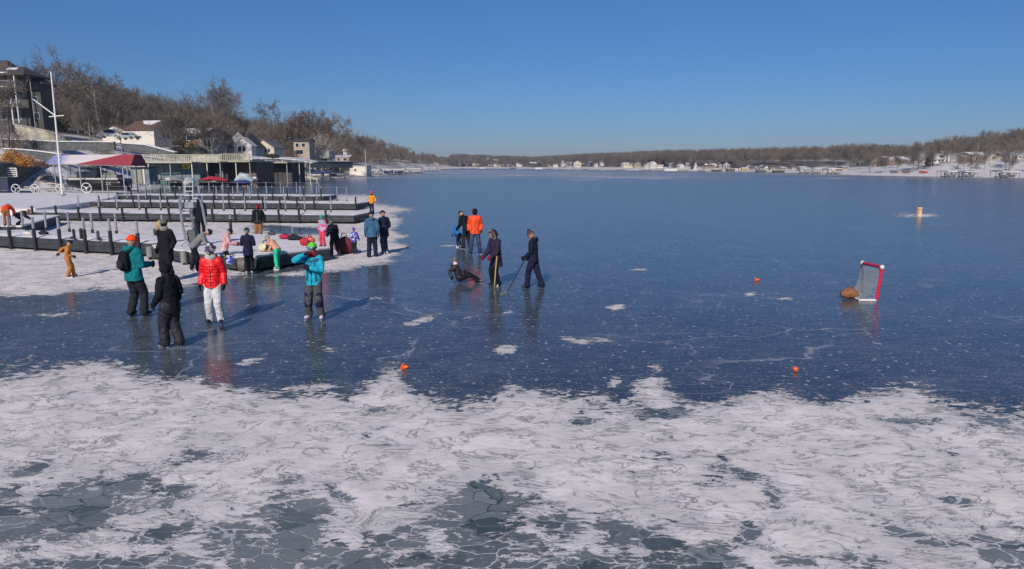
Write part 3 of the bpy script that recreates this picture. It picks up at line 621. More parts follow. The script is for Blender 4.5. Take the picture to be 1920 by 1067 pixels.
def house(label, p, w, d, h, rh, wall, roof, rz=0, gable='front', win=None, sidewin=None, door=None, chimney=False, frames=True, cat='house', name='house', group=None, over=.35, snowpatch=False):
    """origin at the middle of the front wall, front faces local -Y; gable 'front' = ridge runs back, 'side' = ridge runs along the front"""
    r = thing(name, label, cat, p, rz, group)
    b = MB(); base = -1.2
    b.box(0, d / 2, (h + base) / 2, w, d, h - base)
    if gable == 'front': b.add([(-w / 2, 0.001, h), (w / 2, 0.001, h), (0, .001, h + rh), (-w / 2, d - .001, h), (w / 2, d - .001, h), (0, d - .001, h + rh)], [(0, 1, 2), (3, 5, 4), (0, 2, 5, 3), (1, 4, 5, 2)])
    else: b.add([(-w / 2 + .001, 0, h), (-w / 2 + .001, d, h), (-w / 2 + .001, d / 2, h + rh), (w / 2 - .001, 0, h), (w / 2 - .001, d, h), (w / 2 - .001, d / 2, h + rh)], [(0, 1, 2), (3, 5, 4), (0, 2, 5, 3), (1, 4, 5, 2)])
    b.build('wall', WALLS[wall], r)
    q = MB(); t = .14; e = over
    if gable == 'front':
        sl = rh / (w / 2)
        for sx in (-1, 1):
            x1 = sx * (w / 2 + e); z1 = h - e * sl
            q.add([(0, -e, h + rh + .03), (x1, -e, z1 + .03), (x1, d + e, z1 + .03), (0, d + e, h + rh + .03), (0, -e, h + rh + .03 + t), (x1, -e, z1 + .03 + t), (x1, d + e, z1 + .03 + t), (0, d + e, h + rh + .03 + t)], [(0, 1, 2, 3), (4, 7, 6, 5), (0, 4, 5, 1), (1, 5, 6, 2), (2, 6, 7, 3), (3, 7, 4, 0)])
    else:
        sl = rh / (d / 2)
        for y1, zz in ((-e, h - e * sl), (d + e, h - e * sl)):
            q.add([(-w / 2 - e, d / 2, h + rh + .03), (w / 2 + e, d / 2, h + rh + .03), (w / 2 + e, y1, zz + .03), (-w / 2 - e, y1, zz + .03), (-w / 2 - e, d / 2, h + rh + .03 + t), (w / 2 + e, d / 2, h + rh + .03 + t), (w / 2 + e, y1, zz + .03 + t), (-w / 2 - e, y1, zz + .03 + t)], [(0, 1, 2, 3), (4, 7, 6, 5), (0, 4, 5, 1), (1, 5, 6, 2), (2, 6, 7, 3), (3, 7, 4, 0)])
    ro = q.build('roof', ROOFS[roof], r)
    if chimney: MB().box(w * .22, d * .5, h + rh * .8, .7, .7, rh * .9 + 1.0).build('chimney', M_brick, ro)
    if snowpatch and gable == 'side':
        sl = rh / (d / 2); zt = h + rh + .03 + t; MB().add([(-w * .3, d / 2 - .05, zt + .02), (w * .35, d / 2 - .05, zt + .02), (w * .2, d * .22, zt - sl * d * .28 + .03), (-w * .1, d * .3, zt - sl * d * .2 + .03)], [(0, 1, 2, 3)]).build('snow_patch', M_snow, ro)
    def window(x, z, ww, wh, side=False):
        if side:
            f = MB().box(w / 2 + .03, x, z, .08, ww + .24, wh + .24) if frames else MB().box(w / 2 + .03, x, z, .06, ww, wh)
            o = f.build('window', M_trim if frames else M_glass, r)
            if frames: MB().box(w / 2 + .075, x, z, .03, ww, wh).build('pane', M_glass, o)
        else:
            f = MB().box(x, -.03, z, ww + .24, .08, wh + .24) if frames else MB().box(x, -.03, z, ww, .06, wh)
            o = f.build('window', M_trim if frames else M_glass, r)
            if frames: MB().box(x, -.075, z, ww, .03, wh).build('pane', M_glass, o)
    for x, z, ww, wh in (win or []): window(x, z, ww, wh)
    for x, z, ww, wh in (sidewin or []): window(x, z, ww, wh, True)
    if door:
        x, ww, wh = door; MB().box(x, -.04, wh / 2, ww, .09, wh).build('door', M_darkwall, r)
    return r
# the dark apartment building top left
p = at(46, 232, 136); gz = p.z; PXM = 136 / 1280.0
ap = thing('apartment_building', 'dark three storey apartment building with balconies and pale posts on the hilltop', 'building', (at(74, 232, 136).x, 136, gz), 0)
Wd = 24; Hh = at(80, 138, 136).z - gz
MB().box(-Wd / 2 - 2.0, 3, Hh / 2 - 2, Wd, 5, Hh + 4).build('wall', M_darkwall, ap)
MB().box(-1.1, 3.2, Hh / 2 - 2.8, 2.0, 3.6, Hh + 2.2).build('wing', M_darkwall, ap)
rf = MB()
def hip(x0, x1, y0, y1, z, rz_, e=.5):
    x0 -= e; x1 += e; y0 -= e; y1 += e; m_ = (y1 - y0) / 2
    rf.add([(x0, y0, z), (x1, y0, z), (x1, y1, z), (x0, y1, z), (x0 + m_ * .6, (y0 + y1) / 2, z + rz_), (x1 - m_ * .6, (y0 + y1) / 2, z + rz_), (x0, y0, z - .25), (x1, y0, z - .25), (x1, y1, z - .25), (x0, y1, z - .25)],
           [(0, 1, 5, 4), (1, 2, 5), (2, 3, 4, 5), (3, 0, 4), (6, 7, 1, 0), (7, 8, 2, 1), (8, 9, 3, 2), (9, 6, 0, 3), (9, 8, 7, 6)])
hip(-7.4, -.6, -2.2, 4.6, Hh - .3, 1.7); hip(-30, -5.5, .5, 5.5, Hh + .5, 2.4); hip(-2.2, .2, 1.4, 5, Hh - 1.6, 1.1)
ro = rf.build('roof', M_rdark, ap)
MB().box(-5.2, -2.4, Hh - .12, 4.2, .5, .18).build('snow_patch', M_snow, ro); MB().box(-3.6, -.4, Hh + .85, 2.0, .8, .2, rx=R(22)).build('snow_patch', M_snow, ro)
for x, z0, z1, yy in ((-2.2, .0, Hh - .4, -2.4), (-3.3, -.3, Hh - 4.6, -2.4), (-.2, -.8, Hh - .9, -1.0), (-6.4, 0, Hh - .4, -2.4)):
    MB().tube((x, yy, z0), (x, yy, z1), .13 if x != -.2 else .08, None, 6).build('post', M_trim if x != -.2 else M_grey, ap)
for z in (3.2, 6.7):
    bal = MB().box(-5.3, -1.2, z, 6.2, 2.6, .22).build('balcony', M_rail, ap)
    rl = MB()
    rl.box(-5.3, -2.45, z + 1.1, 6.2, .07, .09)
    for i in range(26): rl.box(-8.3 + i * .24, -2.45, z + .6, .035, .035, 1.0)
    rl.build('railing', M_grey, bal)
for z in (1.6, 4.9, 8.3):
    for x in (-7.4, -4.6):
        f = MB().box(x, .46, z, 1.9, .1, 1.8).build('window', M_grey, ap); MB().box(x, .39, z, 1.6, .04, 1.5).build('pane', M_glass, f)
for x, z in ((-1.2, 4.6), (-1.2, 7.4), (-1.2, 1.6)):
    f = MB().box(x, 1.36, z, 1.0, .1, 1.3).build('window', M_grey, ap); MB().box(x, 1.3, z, .8, .04, 1.1).build('pane', M_glass, f)
# slope houses
def HP(pxc, base_py, s=None, Y=None):
    if Y: return at(pxc, base_py, Y)
    return hit(pxc, base_py)
def metres(px, Y): return px * Y / F
Yh = 160
p = at(262, 264, Yh)
house('long white house with brown snow patched roof and blue shaded right end', p, metres(62, Yh), 9, metres(20, Yh), metres(17, Yh), 'white', 'brown', R(-12), 'side', [(-2.6, 1.3, .8, .5)], [(3.2, 1.5, .7, 1.4), (4.6, 1.4, .7, 1.5)], None, False, snowpatch=True)
p = at(216, 258, Yh + 4); house('low white gabled garage behind the parked cars on the left hill', p, metres(52, Yh), 7, metres(12, Yh), metres(11, Yh), 'white', 'brown', R(-6), 'front', [], [], None)
p = at(352, 268, 168); house('low brown house with snowy roof among the trunks right of the white house', p, metres(66, 168), 8, metres(17, 168), metres(10, 168), 'brown', 'snowy', R(-8), 'side', [(-2.4, 1.2, 1.1, 1.2), (0.4, 1.2, 1.1, 1.2), (2.6, 1.3, .9, 1.2)], [], (-.9, 1, 2), True)
p = at(392, 282, 166); house('narrow blue grey house half hidden behind trunks', p, metres(34, 166), 7, metres(26, 166), metres(6, 166), 'grey', 'dark', R(-6), 'side', [(-.9, 1.6, .6, 1.8), (.2, 1.6, .6, 1.8)], [])
p = at(448, 292, 172)
cot = house('grey gabled cottage with dark steep roof below the big bare tree', (p.x, p.y, p.z), metres(54, 172), 8, metres(18, 172), metres(27, 172), 'grey', 'dark', R(0), 'front', [(.2, 3.1, .5, .9)], [])
p2 = at(456, 290, 168.9); house('small white front wing with two tall windows joined to the grey cottage', p2, metres(32, 169), 3, metres(17, 169), metres(14, 169), 'white', 'snowy', 0, 'front', [(-.75, 1.35, .7, 1.2), (.35, 1.35, .7, 1.2)], [])
p3 = at(421, 290, 171); house('low cream wing with a small window at the left of the grey cottage', p3, metres(32, 171), 5, metres(13, 171), metres(8, 171), 'cream', 'dark', 0, 'side', [(-.6, 1.0, .5, .8), (.9, 1.0, .4, .9)], [])
p = at(494, 289, 180); house('cream cottage with a long sloping roof and three windows facing the lake', p, metres(40, 180), 8, metres(12, 180), metres(14, 180), 'cream', 'grey', R(0), 'front', [(-.1, .9, .5, .95), (.7, .9, .5, .95), (1.5, .9, .5, .95), (-1.5, .8, .5, 1.1)], [])
p = at(566, 291, 204); house('tall tan house with a wide balcony behind the pale barked tree', p, metres(28, 204), 8, metres(25, 204), metres(5, 204), 'tan', 'dark', R(5), 'side', [(-1.2, 2.9, .9, 1.0), (.6, 2.9, .9, 1.0), (-.7, .9, 2.2, 1.2)], [(3, 2.6, .8, 1)])
p = at(605, 290, 228); house('small grey blue house behind the trunks left of the white boathouse', p, metres(24, 228), 7, metres(10, 228), metres(5, 228), 'grey', 'dark', 0, 'side', [(-1, 1, .8, .9), (.8, 1, .8, .9)], [])
p = at(642, 304, 262); house('tan house stepping down the bank directly above the white boathouse', p, metres(26, 262), 8, metres(9, 262), metres(4, 262), 'tan', 'snowy', 0, 'side', [(-1.4, 1.0, .9, 1), (1, 1, 1.2, 1)], [])
p = at(648, 287, 290); house('small white hut showing high between the trees above the white boathouse', p, metres(9, 290), 5, metres(4, 290), metres(3, 290), 'white', 'snowy', 0, 'side', [(0, .6, .5, .4)], [])
for px, by, Y, w, h, c, rfc, lab in [(757, 291, 330, 6, 7, 'white', 'snowy', 'narrow white house high in the trees of the low headland'), (766, 293, 332, 9, 4, 'cream', 'snowy', 'low cream house beside the narrow white house on the headland'), (762, 282, 380, 5, 3, 'white', 'snowy', 'tiny white gable peeking over the headland trees'),
                                     (700, 296, 290, 8, 4, 'tan', 'snowy', 'small tan cabin among the headland trees right of the mast'), (778, 303, 330, 12, 4, 'tan', 'snowy', 'low tan house on the bank below the headland evergreen'), (818, 308, 420, 8, 4, 'cream', 'snowy', 'low cream house near the tip of the headland')]:
    p = hit(px, by); Y = p.y; house(lab, p, metres(w, Y), 6, metres(h * .65, Y), metres(h * .35, Y), c, rfc, 0, 'side' if w > 7 else 'front', [(-metres(w, Y) * .2, metres(h, Y) * .3, .8, .8), (metres(w, Y) * .2, metres(h, Y) * .3, .8, .8)], [], frames=False)
# houses of the far shore: px, base row, width, height, wall, roof, gable, where it is
FAR = [(864, 309, 12, 6, 'cream', 'snowy', 's'), (877, 309, 7, 5, 'tan', 'grey', 'f'), (892, 310, 12, 6, 'tan', 'brown', 's'), (903, 308, 6, 7, 'grey', 'grey', 'f'), (914, 304, 6, 8, 'white', 'snowy', 'f'), (919, 310, 6, 7, 'white', 'grey', 'f'), (929, 305, 10, 6, 'white', 'snowy', 's'), (932, 311, 13, 6, 'cream', 'grey', 's'),
       (944, 309, 6, 6, 'white', 'grey', 'f'), (955, 311, 8, 5, 'grey', 'grey', 's'), (963, 311, 7, 7, 'grey', 'snowy', 'f'), (970, 305, 5, 4, 'white', 'snowy', 'f'), (974, 311, 10, 5, 'white', 'snowy', 's'), (1004, 311, 20, 7, 'dark', 'snowy', 's'), (1012, 304, 8, 3, 'white', 'snowy', 's'), (1034, 312, 8, 6, 'cream', 'brown', 's'), (1042, 312, 8, 5, 'white', 'snowy', 'f'),
       (1058, 311, 7, 11, 'white', 'snowy', 'f'), (1067, 312, 9, 8, 'grey', 'snowy', 's'), (1083, 312, 13, 10, 'cream', 'snowy', 'f'), (1091, 306, 6, 4, 'white', 'grey', 'f'), (1106, 308, 7, 4, 'grey', 'snowy', 's'), (1115, 304, 7, 4, 'white', 'snowy', 's'), (1117, 311, 7, 6, 'white', 'dark', 'f'), (1112, 310, 14, 7, 'dark', 'snowy', 's'), (1130, 309, 5, 9, 'white', 'grey', 'f'),
       (1150, 303, 8, 5, 'tan', 'grey', 's'), (1170, 305, 5, 5, 'tan', 'grey', 'f'), (1180, 313, 22, 8, 'cream', 'snowy', 's'), (1198, 313, 15, 11, 'tan', 'brown', 'f'), (1181, 306, 11, 4, 'tan', 'snowy', 's'), (1216, 315, 9, 10, 'white', 'grey', 'f'), (1226, 315, 11, 12, 'white', 'snowy', 'f'), (1238, 314, 10, 5, 'white', 'snowy', 's'),
       (1252, 304, 5, 9, 'white', 'snowy', 'f'), (1260, 312, 10, 7, 'grey', 'grey', 'f'), (1268, 309, 14, 6, 'tan', 'snowy', 's'), (1275, 305, 5, 5, 'white', 'grey', 'f'), (1279, 317, 9, 9, 'white', 'snowy', 'f'), (1290, 312, 8, 7, 'grey', 'snowy', 'f'), (1304, 317, 8, 13, 'white', 'dark', 'f'), (1314, 298, 12, 5, 'tan', 'snowy', 's'), (1324, 312, 6, 6, 'white', 'grey', 'f'),
       (1332, 317, 18, 7, 'tan', 'brown', 's'), (1340, 309, 9, 5, 'white', 'brown', 's'), (1362, 317, 12, 13, 'grey', 'brown', 'f'), (1366, 305, 26, 4, 'dark', 'snowy', 's'), (1352, 314, 8, 6, 'tan', 'snowy', 'f'), (1381, 321, 17, 8, 'white', 'dark', 's'), (1398, 321, 11, 7, 'yellow', 'snowy', 's'), (1409, 316, 7, 5, 'tan', 'snowy', 'f'), (1418, 318, 8, 7, 'grey', 'grey', 'f'),
       (1430, 318, 7, 8, 'tan', 'snowy', 'f'), (1438, 319, 8, 8, 'white', 'grey', 'f'), (1452, 318, 12, 6, 'tan', 'brown', 's'), (1470, 319, 9, 6, 'grey', 'snowy', 's'), (1490, 316, 10, 4, 'tan', 'grey', 's'), (1506, 317, 12, 5, 'grey', 'snowy', 's'), (1562, 321, 10, 6, 'white', 'snowy', 'f'), (1586, 317, 10, 5, 'tan', 'snowy', 's')]
marks = [(860, 'the seated skater'), (893, 'the orange jacketed skater'), (930, 'the fur hooded skater'), (996, 'the dark beanie skater'), (1080, 'the open ice'), (1154, 'the small snow patch'), (1228, 'the snow wisp'), (1304, 'the A-frame cottage'), (1345, 'the red cone'), (1417, 'the red cone'), (1490, 'the orange ball'), (1590, 'the brown bag'), (1630, 'the hockey goal'), (1723, 'the marker buoy'), (1850, 'the right edge')]
def where(px):
    q = min(marks, key=lambda m_: abs(m_[0] - px)); d = px - q[0]
    return ('directly above ' if abs(d) < 7 else 'slightly right of ' if 0 < d < 16 else 'right of ' if d > 0 else 'slightly left of ' if d > -16 else 'left of ') + q[1]
seen = {}
for i, (px, by, w, h, c, rfc, g) in enumerate(FAR):
    s_off = 9 + (320 - by) * 2.2; q = at_s(px, s_off); Y = q.y; z = at(px, by, Y).z
    wm = metres(w, Y); hm = metres(h, Y); rf_ = .38 if g == 'f' else .3
    if px == 1304: rf_ = .9
    nm = {'dark': 'dark', 'snowy': 'snowy', 'grey': 'grey', 'brown': 'brown'}[rfc]
    lab = ('tall ' if h >= 9 else 'wide ' if w >= 14 else 'small ' if w <= 6 else '') + f"{c} {'gabled ' if g == 'f' else ''}far shore house with {nm} roof, {where(px)}"
    if px == 1304: lab = 'narrow white A-frame cottage with a steep dark roof across the lake'
    seen[lab] = seen.get(lab, 0) + 1
    if seen[lab] > 1: lab = lab + (', higher one' if by < 309 else ', lower one')
    hw = hm * (1 - rf_); nx = 2 if wm < 7 else 3; wn = [((-.5 + (k_ + .5) / nx) * wm * .85, hw * .5, min(.95, wm / nx * .5), min(1.2, hw * .45)) for k_ in range(nx)]
    if h >= 9 and px != 1304: wn = [(x_, hw * .25, a1, hw * .22) for x_, _, a1, _ in wn] + [(x_, hw * .68, a1, hw * .22) for x_, _, a1, _ in wn]
    if px == 1304: wn = [(-.9, 1.0, .7, 1.0), (.9, 1.0, .7, 1.0), (0, 2.9, .7, .9)]; hw = hm * .12; rf_ = .88
    house(lab, (q.x, q.y, z), wm, 7, hw, hm * rf_, c, rfc, tr.uniform(-.25, .25) if px != 1304 else 0, 'front' if g == 'f' else 'side', wn, [], frames=False, over=.3, group='houses along the far shore')
for px, by, w, h, c, rfc, g, win, lab in [
        (1628, 310, 44, 14, 'grey', 'snowy', 's', 4, 'long grey house with white framed windows, leftmost on the right bank'), (1612, 312, 22, 11, 'white', 'snowy', 's', 2, 'small white house beside the long grey house on the right bank'),
        (1682, 309, 40, 15, 'brown', 'snowy', 's', 3, 'brown house with a snowy roof in the middle of the right bank'), (1764, 304, 34, 20, 'white', 'snowy', 's', 4, 'white two storey house with a row of windows on the right bank'),
        (1838, 303, 34, 17, 'tan', 'snowy', 's', 2, 'tan house with a snowy roof and small windows right of the white two storey house'), (1862, 301, 20, 14, 'tan', 'grey', 'f', 1, 'narrow tan gable wing right of the tan house'),
        (1905, 299, 44, 12, 'white', 'snowy', 's', 5, 'long white house with a row of dark windows at the right edge'), (1912, 284, 24, 9, 'grey', 'snowy', 's', 2, 'grey house high among the trees at the right edge')]:
    q = hit(px, by, 215, 430, 40); Y = q.y; wm = metres(w, Y); hm = metres(h, Y); hw = hm * .68
    wn = [((-.5 + (k_ + .5) / win) * wm * .9, hw * .5, min(1.1, wm / win * .5), min(1.3, hw * .4)) for k_ in range(win)]
    if px == 1764: wn = [(x_, hw * .24, a1, hw * .24) for x_, _, a1, _ in wn] + [(x_ * .5, hw * .75, a1, hw * .2) for x_, _, a1, _ in wn[1:3]]
    house(lab, q, wm, 8, hw, hm * .32, c, rfc, R(8), 'front' if g == 'f' else 'side', wn, [(2, hw * .5, 1, 1)], frames=True)

# terraces, walls, hedges and parked cars of the left slope
def wall_line(name, label, pts, hpx, m, thick=.4, cap=None, cat='wall'):
    P = [at(x, y, Y_) for x, y, Y_ in pts]; o0 = P[0]; r = thing(name, label, cat, o0)
    b = MB(); c_ = MB()
    for i in range(len(P) - 1):
        a, d = P[i] - o0, P[i + 1] - o0; ha = hpx[i] * pts[i][2] / F; hb = hpx[i + 1] * pts[i + 1][2] / F; n = (d - a).cross(Vector((0, 0, 1))).normalized() * thick / 2
        n.z = 0; up = lambda v_, z_: Vector((v_.x, v_.y, v_.z + z_))
        b.add([up(a - n, -.6 - ha), up(a + n, -.6 - ha), up(d + n, -.6 - hb), up(d - n, -.6 - hb), a - n, a + n, d + n, d - n], [(0, 3, 2, 1), (4, 5, 6, 7), (0, 1, 5, 4), (1, 2, 6, 5), (2, 3, 7, 6), (3, 0, 4, 7)])
        n2_ = n * 1.6; c_.add([up(a - n2_, .003), up(a + n2_, .003), up(d + n2_, .003), up(d - n2_, .003), up(a - n2_, .15), up(a + n2_, .15), up(d + n2_, .15), up(d - n2_, .15)], [(0, 3, 2, 1), (4, 5, 6, 7), (0, 1, 5, 4), (1, 2, 6, 5), (2, 3, 7, 6), (3, 0, 4, 7)])
    b.build('wall_face', m, r); c_.build('coping', cap or M_snow, r); return r
wall_line('retaining_wall', 'lit stained concrete retaining wall below the apartment building', [(30, 234, 127), (60, 240, 126), (95, 247, 125.5), (134, 262, 125)], [8, 22, 18, 3], M_conc, .5, M_conc)
wall_line('retaining_wall', 'long dark terrace wall running under the concrete wall on the left slope', [(-80, 258, 119), (50, 263, 119), (110, 266, 119), (140, 266, 119), (215, 267, 119)], [13, 13, 10, 9, 8], M_block, .5)
wall_line('retaining_wall', 'dark terrace wall right of the pole stepping down toward the shrubs', [(231, 269, 121), (275, 272, 120), (302, 279, 119), (330, 286, 118)], [8, 8, 7, 5], M_block, .5)
wall_line('retaining_wall', 'lowest dark terrace wall behind the golden bush at the left edge', [(-80, 278, 112), (30, 280, 112), (75, 284, 112), (118, 290, 111)], [10, 12, 13, 8], M_block, .5)
wall_line('retaining_wall', 'dark stone wall under the bank between the pale tree and the boathouse', [(575, 302, 196), (620, 303, 205), (660, 303, 215)], [8, 8, 8], M_block, .5)
wall_line('retaining_wall', 'low pale wall stepping down the bank right of the cream cottage', [(490, 300, 150), (530, 305, 154), (545, 306, 160)], [6, 5, 4], M_conc, .4)
def shrub(name, label, px, by, Y, wpx, hpx, m, n=2200, cat='shrub', size=.10, stems=True):
    p = at(px, by, Y); r = thing(name, label, cat, p); w = metres(wpx, Y) / 2; h = metres(hpx, Y); rnd = random.Random(px)
    L = MB()
    for _ in range(n):
        a, t = rnd.uniform(0, 6.283), rnd.random(); k = math.sqrt(rnd.random()); z = h * t * (1.05 - .5 * k * k); rr = w * k * (1 - .35 * abs(t - .45)) * (1 + .22 * math.sin(3 * a + px) + .12 * math.sin(7 * a))
        c = Vector((rr * math.cos(a), rr * math.sin(a), z)); u = rvec(rnd).normalized() * size; v_ = u.cross(rvec(rnd)).normalized() * size * .6
        L.add([c - u, c - v_, c + u, c + v_], [(0, 1, 2, 3)])
    L.build('foliage', m, r); B = MB()
    for _ in range(14):
        a = rnd.uniform(0, 6.28); B.tube((0, 0, -.2), (w * .7 * math.cos(a), w * .7 * math.sin(a), h * rnd.uniform(.6, .95)), .04, .012, 4)
    B.build('branch', M_bark, r); return r
M_hedge = mat('dark_brown_green_hedge', (.045, .04, .025), .9, .4, 2, 0)
M_redtwig = mat('dull_reddish_twigs', (.14, .08, .06), .9, .3, 2, 0)
shrub('golden_bush', 'big golden dry bush behind the dock at the left edge', 26, 308, 100, 40, 27, M_gold, 2600)
shrub('golden_bush', 'smaller golden brown bush leaning right beside the big golden bush', 52, 312, 99, 34, 20, M_gold, 1500)
shrub('bare_shrub', 'round dull reddish bare shrub on the terrace below the apartment building', 26, 279, 115, 50, 40, M_redtwig, 2600, size=.07)
shrub('juniper_shrub', 'dark spreading juniper above the boathouse deck', 362, 291, 128, 62, 20, M_ever, 2400)
shrub('juniper_shrub', 'low dark mounded shrub left of the spreading juniper', 330, 290, 126, 34, 14, M_hedge, 1600)
shrub('hedge', 'clipped dark brown hedge right of the white house', 337, 272, 140, 24, 9, M_hedge, 900, 'hedge')
shrub('hedge', 'small green shrub at the corner of the cream cottage', 512, 296, 140, 26, 8, M_ever, 900)
shrub('bare_shrub', 'rusty bare shrub on the bank right of the deck', 548, 297, 160, 30, 16, M_redtwig, 1500, size=.09)
shrub('bare_shrub', 'wide rusty bare shrub on the bank above the mast', 668, 306, 230, 36, 16, M_redtwig, 1500, size=.12)
shrub('bare_shrub', 'brown leafless shrub hanging over the red boat under the deck', 368, 312, 128, 36, 20, M_hedge, 900, size=.08)
shrub('bare_shrub', 'low brown scrub behind the golden bushes left of the canopy', 82, 313, 98, 44, 12, M_redtwig, 1200, size=.08)
def car(label, px, by, Y, rz, body_m, L=4.5, name='parked_car', suv=False):
    p = at(px, by, Y); r = thing(name, label, 'car', p, rz)
    h1 = .95 if suv else .8; h2 = 1.75 if suv else 1.4
    out = [(-L / 2, .35), (-L / 2, h1 - .1), (-L * .33, h1), (-L * .20, h2 - .05), (L * .16, h2), (L * .33, h1 + .05), (L * .48, h1 - .1), (L / 2, .6), (L / 2, .35)]
    def loft(pts, w, ins=0):
        n = len(pts); b = MB(); v = [(x, -w / 2 + (ins if z > h1 else 0), z) for x, z in pts] + [(x, w / 2 - (ins if z > h1 else 0), z) for x, z in pts]
        return b.add(v, [tuple(range(n)), tuple(range(n, 2 * n))[::-1]] + [(k_, (k_ + 1) % n, n + (k_ + 1) % n, n + k_) for k_ in range(n)])
    loft(out, 1.8, .18).build('body', body_m, r, bev=.05)
    g = [(-L * .29, h1 + .06), (-L * .185, h2 - .12), (L * .145, h2 - .1), (L * .28, h1 + .08)]
    for sy in (-1, 1):
        n = 4; MB().add([(x, sy * (.9 - (.1 if z < h1 + .2 else .16)), z) for x, z in g] + [(x, sy * (.93 - (.1 if z < h1 + .2 else .16)), z) for x, z in g], [(0, 1, 2, 3), (7, 6, 5, 4), (0, 4, 5, 1), (1, 5, 6, 2), (2, 6, 7, 3), (3, 7, 4, 0)]).build('window', M_glass, r)
    for x in (-L * .31, L * .31):
        for y in (-.82, .82):
            w = MB().path([(x, y - .11, .34), (x, y + .11, .34)], .34, 14).build('wheel', M_dark, r); MB().path([(x, y - .125, .34), (x, y + .125, .34)], .2, 10).build('rim', M_steel, w)
    for y in (-.6, .6): MB().box(L / 2 - .01, y, .68, .06, .3, .14).build('headlight', M_trim, r)
    return r
M_carw = mat('white_car_paint', (.6, .6, .62), .35, .04, 2, 0); M_cars = mat('silver_car_paint', (.33, .36, .36), .35, .05, 2, 0)
car('white parked car, left one of the two below the white house', 207, 259, 141, R(10), M_carw, 4.6, suv=True)
car('silver grey parked car, right one of the two below the white house', 241, 262, 137, R(-14), M_cars, 4.6)

# ------------------------------------------------------------------ boathouses with the long deck
Yd = 116
M_bh = mat('blue_grey_boathouse_board', (.17, .21, .23), .75, .2, 1.5, .2)
def boathouse(label, x0, x1, Y, top, base, openm, panels, wallm, dz=0):
    a = at(x0, base, Y); b2 = at(x1, base, Y); H = at(x0, top, Y).z; W_ = b2.x - a.x; r = thing('boathouse', label, 'boathouse', ((a.x + b2.x) / 2, Y, 0.3))
    h = H - .3; MB().box(0, 4.5, h / 2 - .4, W_, 9, h + .8 - .02).build('wall', wallm, r)
    n = panels
    for i in range(n):
        xx = -W_ / 2 + (i + .5) * W_ / n
        if openm and i % openm[1] == 0: MB().box(xx, -.04, h * .45, W_ / n * .8, .1, h * .85).build('door', openm[0], r)
        else: MB().box(xx, -.03, h * .5, W_ / n * .93, .06, h * .9).build('panel', wallm, r)
    MB().box(0, 3.1, h + .1, W_ + .1, 12, .2).build('roof_slab', M_rail, r)
    for i in range(max(2, int(W_ / 3)) + 1): MB().box(-W_ / 2 + .1 + i * (W_ - .2) / max(2, int(W_ / 3)), -2.6, h / 2 - .2, .14, .14, h + .3).build('post', M_trim if i % 2 else M_grey, r)
    return r, W_, h
def deck_rail(r, W_, h, y=-2.75, n=None, solid=False, H=1.15):
    n = n or int(W_ / .32)
    rr = MB().box(0, y, h + .2 + H, W_, .12, .1).box(0, y, h + .3, W_, .1, .1); top = rr.build('railing', M_rail, r)
    for i in range(int(W_ / 2) + 1): MB().box(-W_ / 2 + i * W_ / int(W_ / 2), y, h + .2 + H / 2, .13, .13, H).build('baluster_post', M_rail, top)
    if solid: MB().box(0, y + .02, h + .2 + H / 2, W_, .05, H - .25).build('panel', M_rail, top)
    else:
        for i in range(min(n, 80)): MB().box(-W_ / 2 + (i + .5) * W_ / n, y, h + .2 + H / 2, .14, .05, H - .1).build('slat', M_rail, top)
r, w, h = boathouse('dark boathouse with wide dark doors left of the canopy', 46, 132, 112, 315, 352, (M_darkwall, 1), 2, M_block)
r, w, h = boathouse('blue grey boathouse of upright boards under the white railed deck', 256, 377, 116, 306, 347, None, 9, M_bh); deck_rail(r, w, h)
sg = thing('sign', 'yellow sign with dark marks hung on the blue grey boathouse wall', 'sign', at(349, 312, 115.6)); MB().box(0, 0, 0, 1.15, .05, .85).build('sign_board', mat('bright_yellow_sign', (.75, .72, .02), .5, .1, 3, 0), sg)
MB().box(.05, -.04, .12, .7, .02, .13, ry=R(-8)).box(-.1, -.04, -.14, .6, .02, .13, ry=R(10)).build('marking', M_dark, sg)
r, w, h = boathouse('dark open boathouse sheltering the red covered boat', 378, 428, 120, 305, 345, (M_darkwall, 1), 1, M_darkwall); deck_rail(r, w, h, solid=True)
r, w, h = boathouse('brown boathouse with slatted rail and pale posts right of the red boat', 429, 482, 122, 304, 343, (M_brown, 2), 4, M_brown); deck_rail(r, w, h)
r, w, h = boathouse('low dark boathouse under the snowy carport roof', 484, 548, 142, 306, 339, (M_darkwall, 2), 4, M_darkwall)
r, w, h = boathouse('grey shed wall at the very left edge beside the louvred gate', -60, 8, 96, 306, 357, (M_darkwall, 1), 2, M_block)
lv = thing('louvre_screen', 'pale slatted screen beside the grey shed at the left edge', 'screen', at(24, 354, 97)); W_ = metres(22, 97); H_ = metres(38, 97)
for i in range(10): MB().box(0, 0, .25 + i * H_ / 10, W_, .12, .13, rx=R(25)).build('slat', M_trim, lv)
for sx in (-1, 1): MB().box(sx * W_ / 2, 0, H_ / 2, .12, .14, H_).build('post', M_trim, lv)
sh_ = thing('garden_shed', 'small blue grey shed with a pale door and white corner right of the black boat', 'shed', at(264, 345, 99)); w_ = metres(34, 99)
MB().box(0, 1.2, 1.15, w_, 2.4, 2.3).build('wall', M_bh, sh_); MB().box(-.3, -.04, 1.0, 1.1, .08, 1.9).build('door', mat('khaki_door', (.30, .29, .22), .7, .1, 2, .1), sh_)
MB().box(.6, -.06, 1.05, .22, .1, 2.1).build('corner_board', M_trim, sh_); MB().prism([(-w_ / 2 - .2, -.3), (w_ / 2 + .2, -.3), (w_ / 2 + .2, 2.7), (-w_ / 2 - .2, 2.7)], 2.3, 2.42).build('roof', M_rdark, sh_); MB().box(.2, -.2, 2.46, 1.8, .6, .08).build('snow_patch', M_snow, sh_)

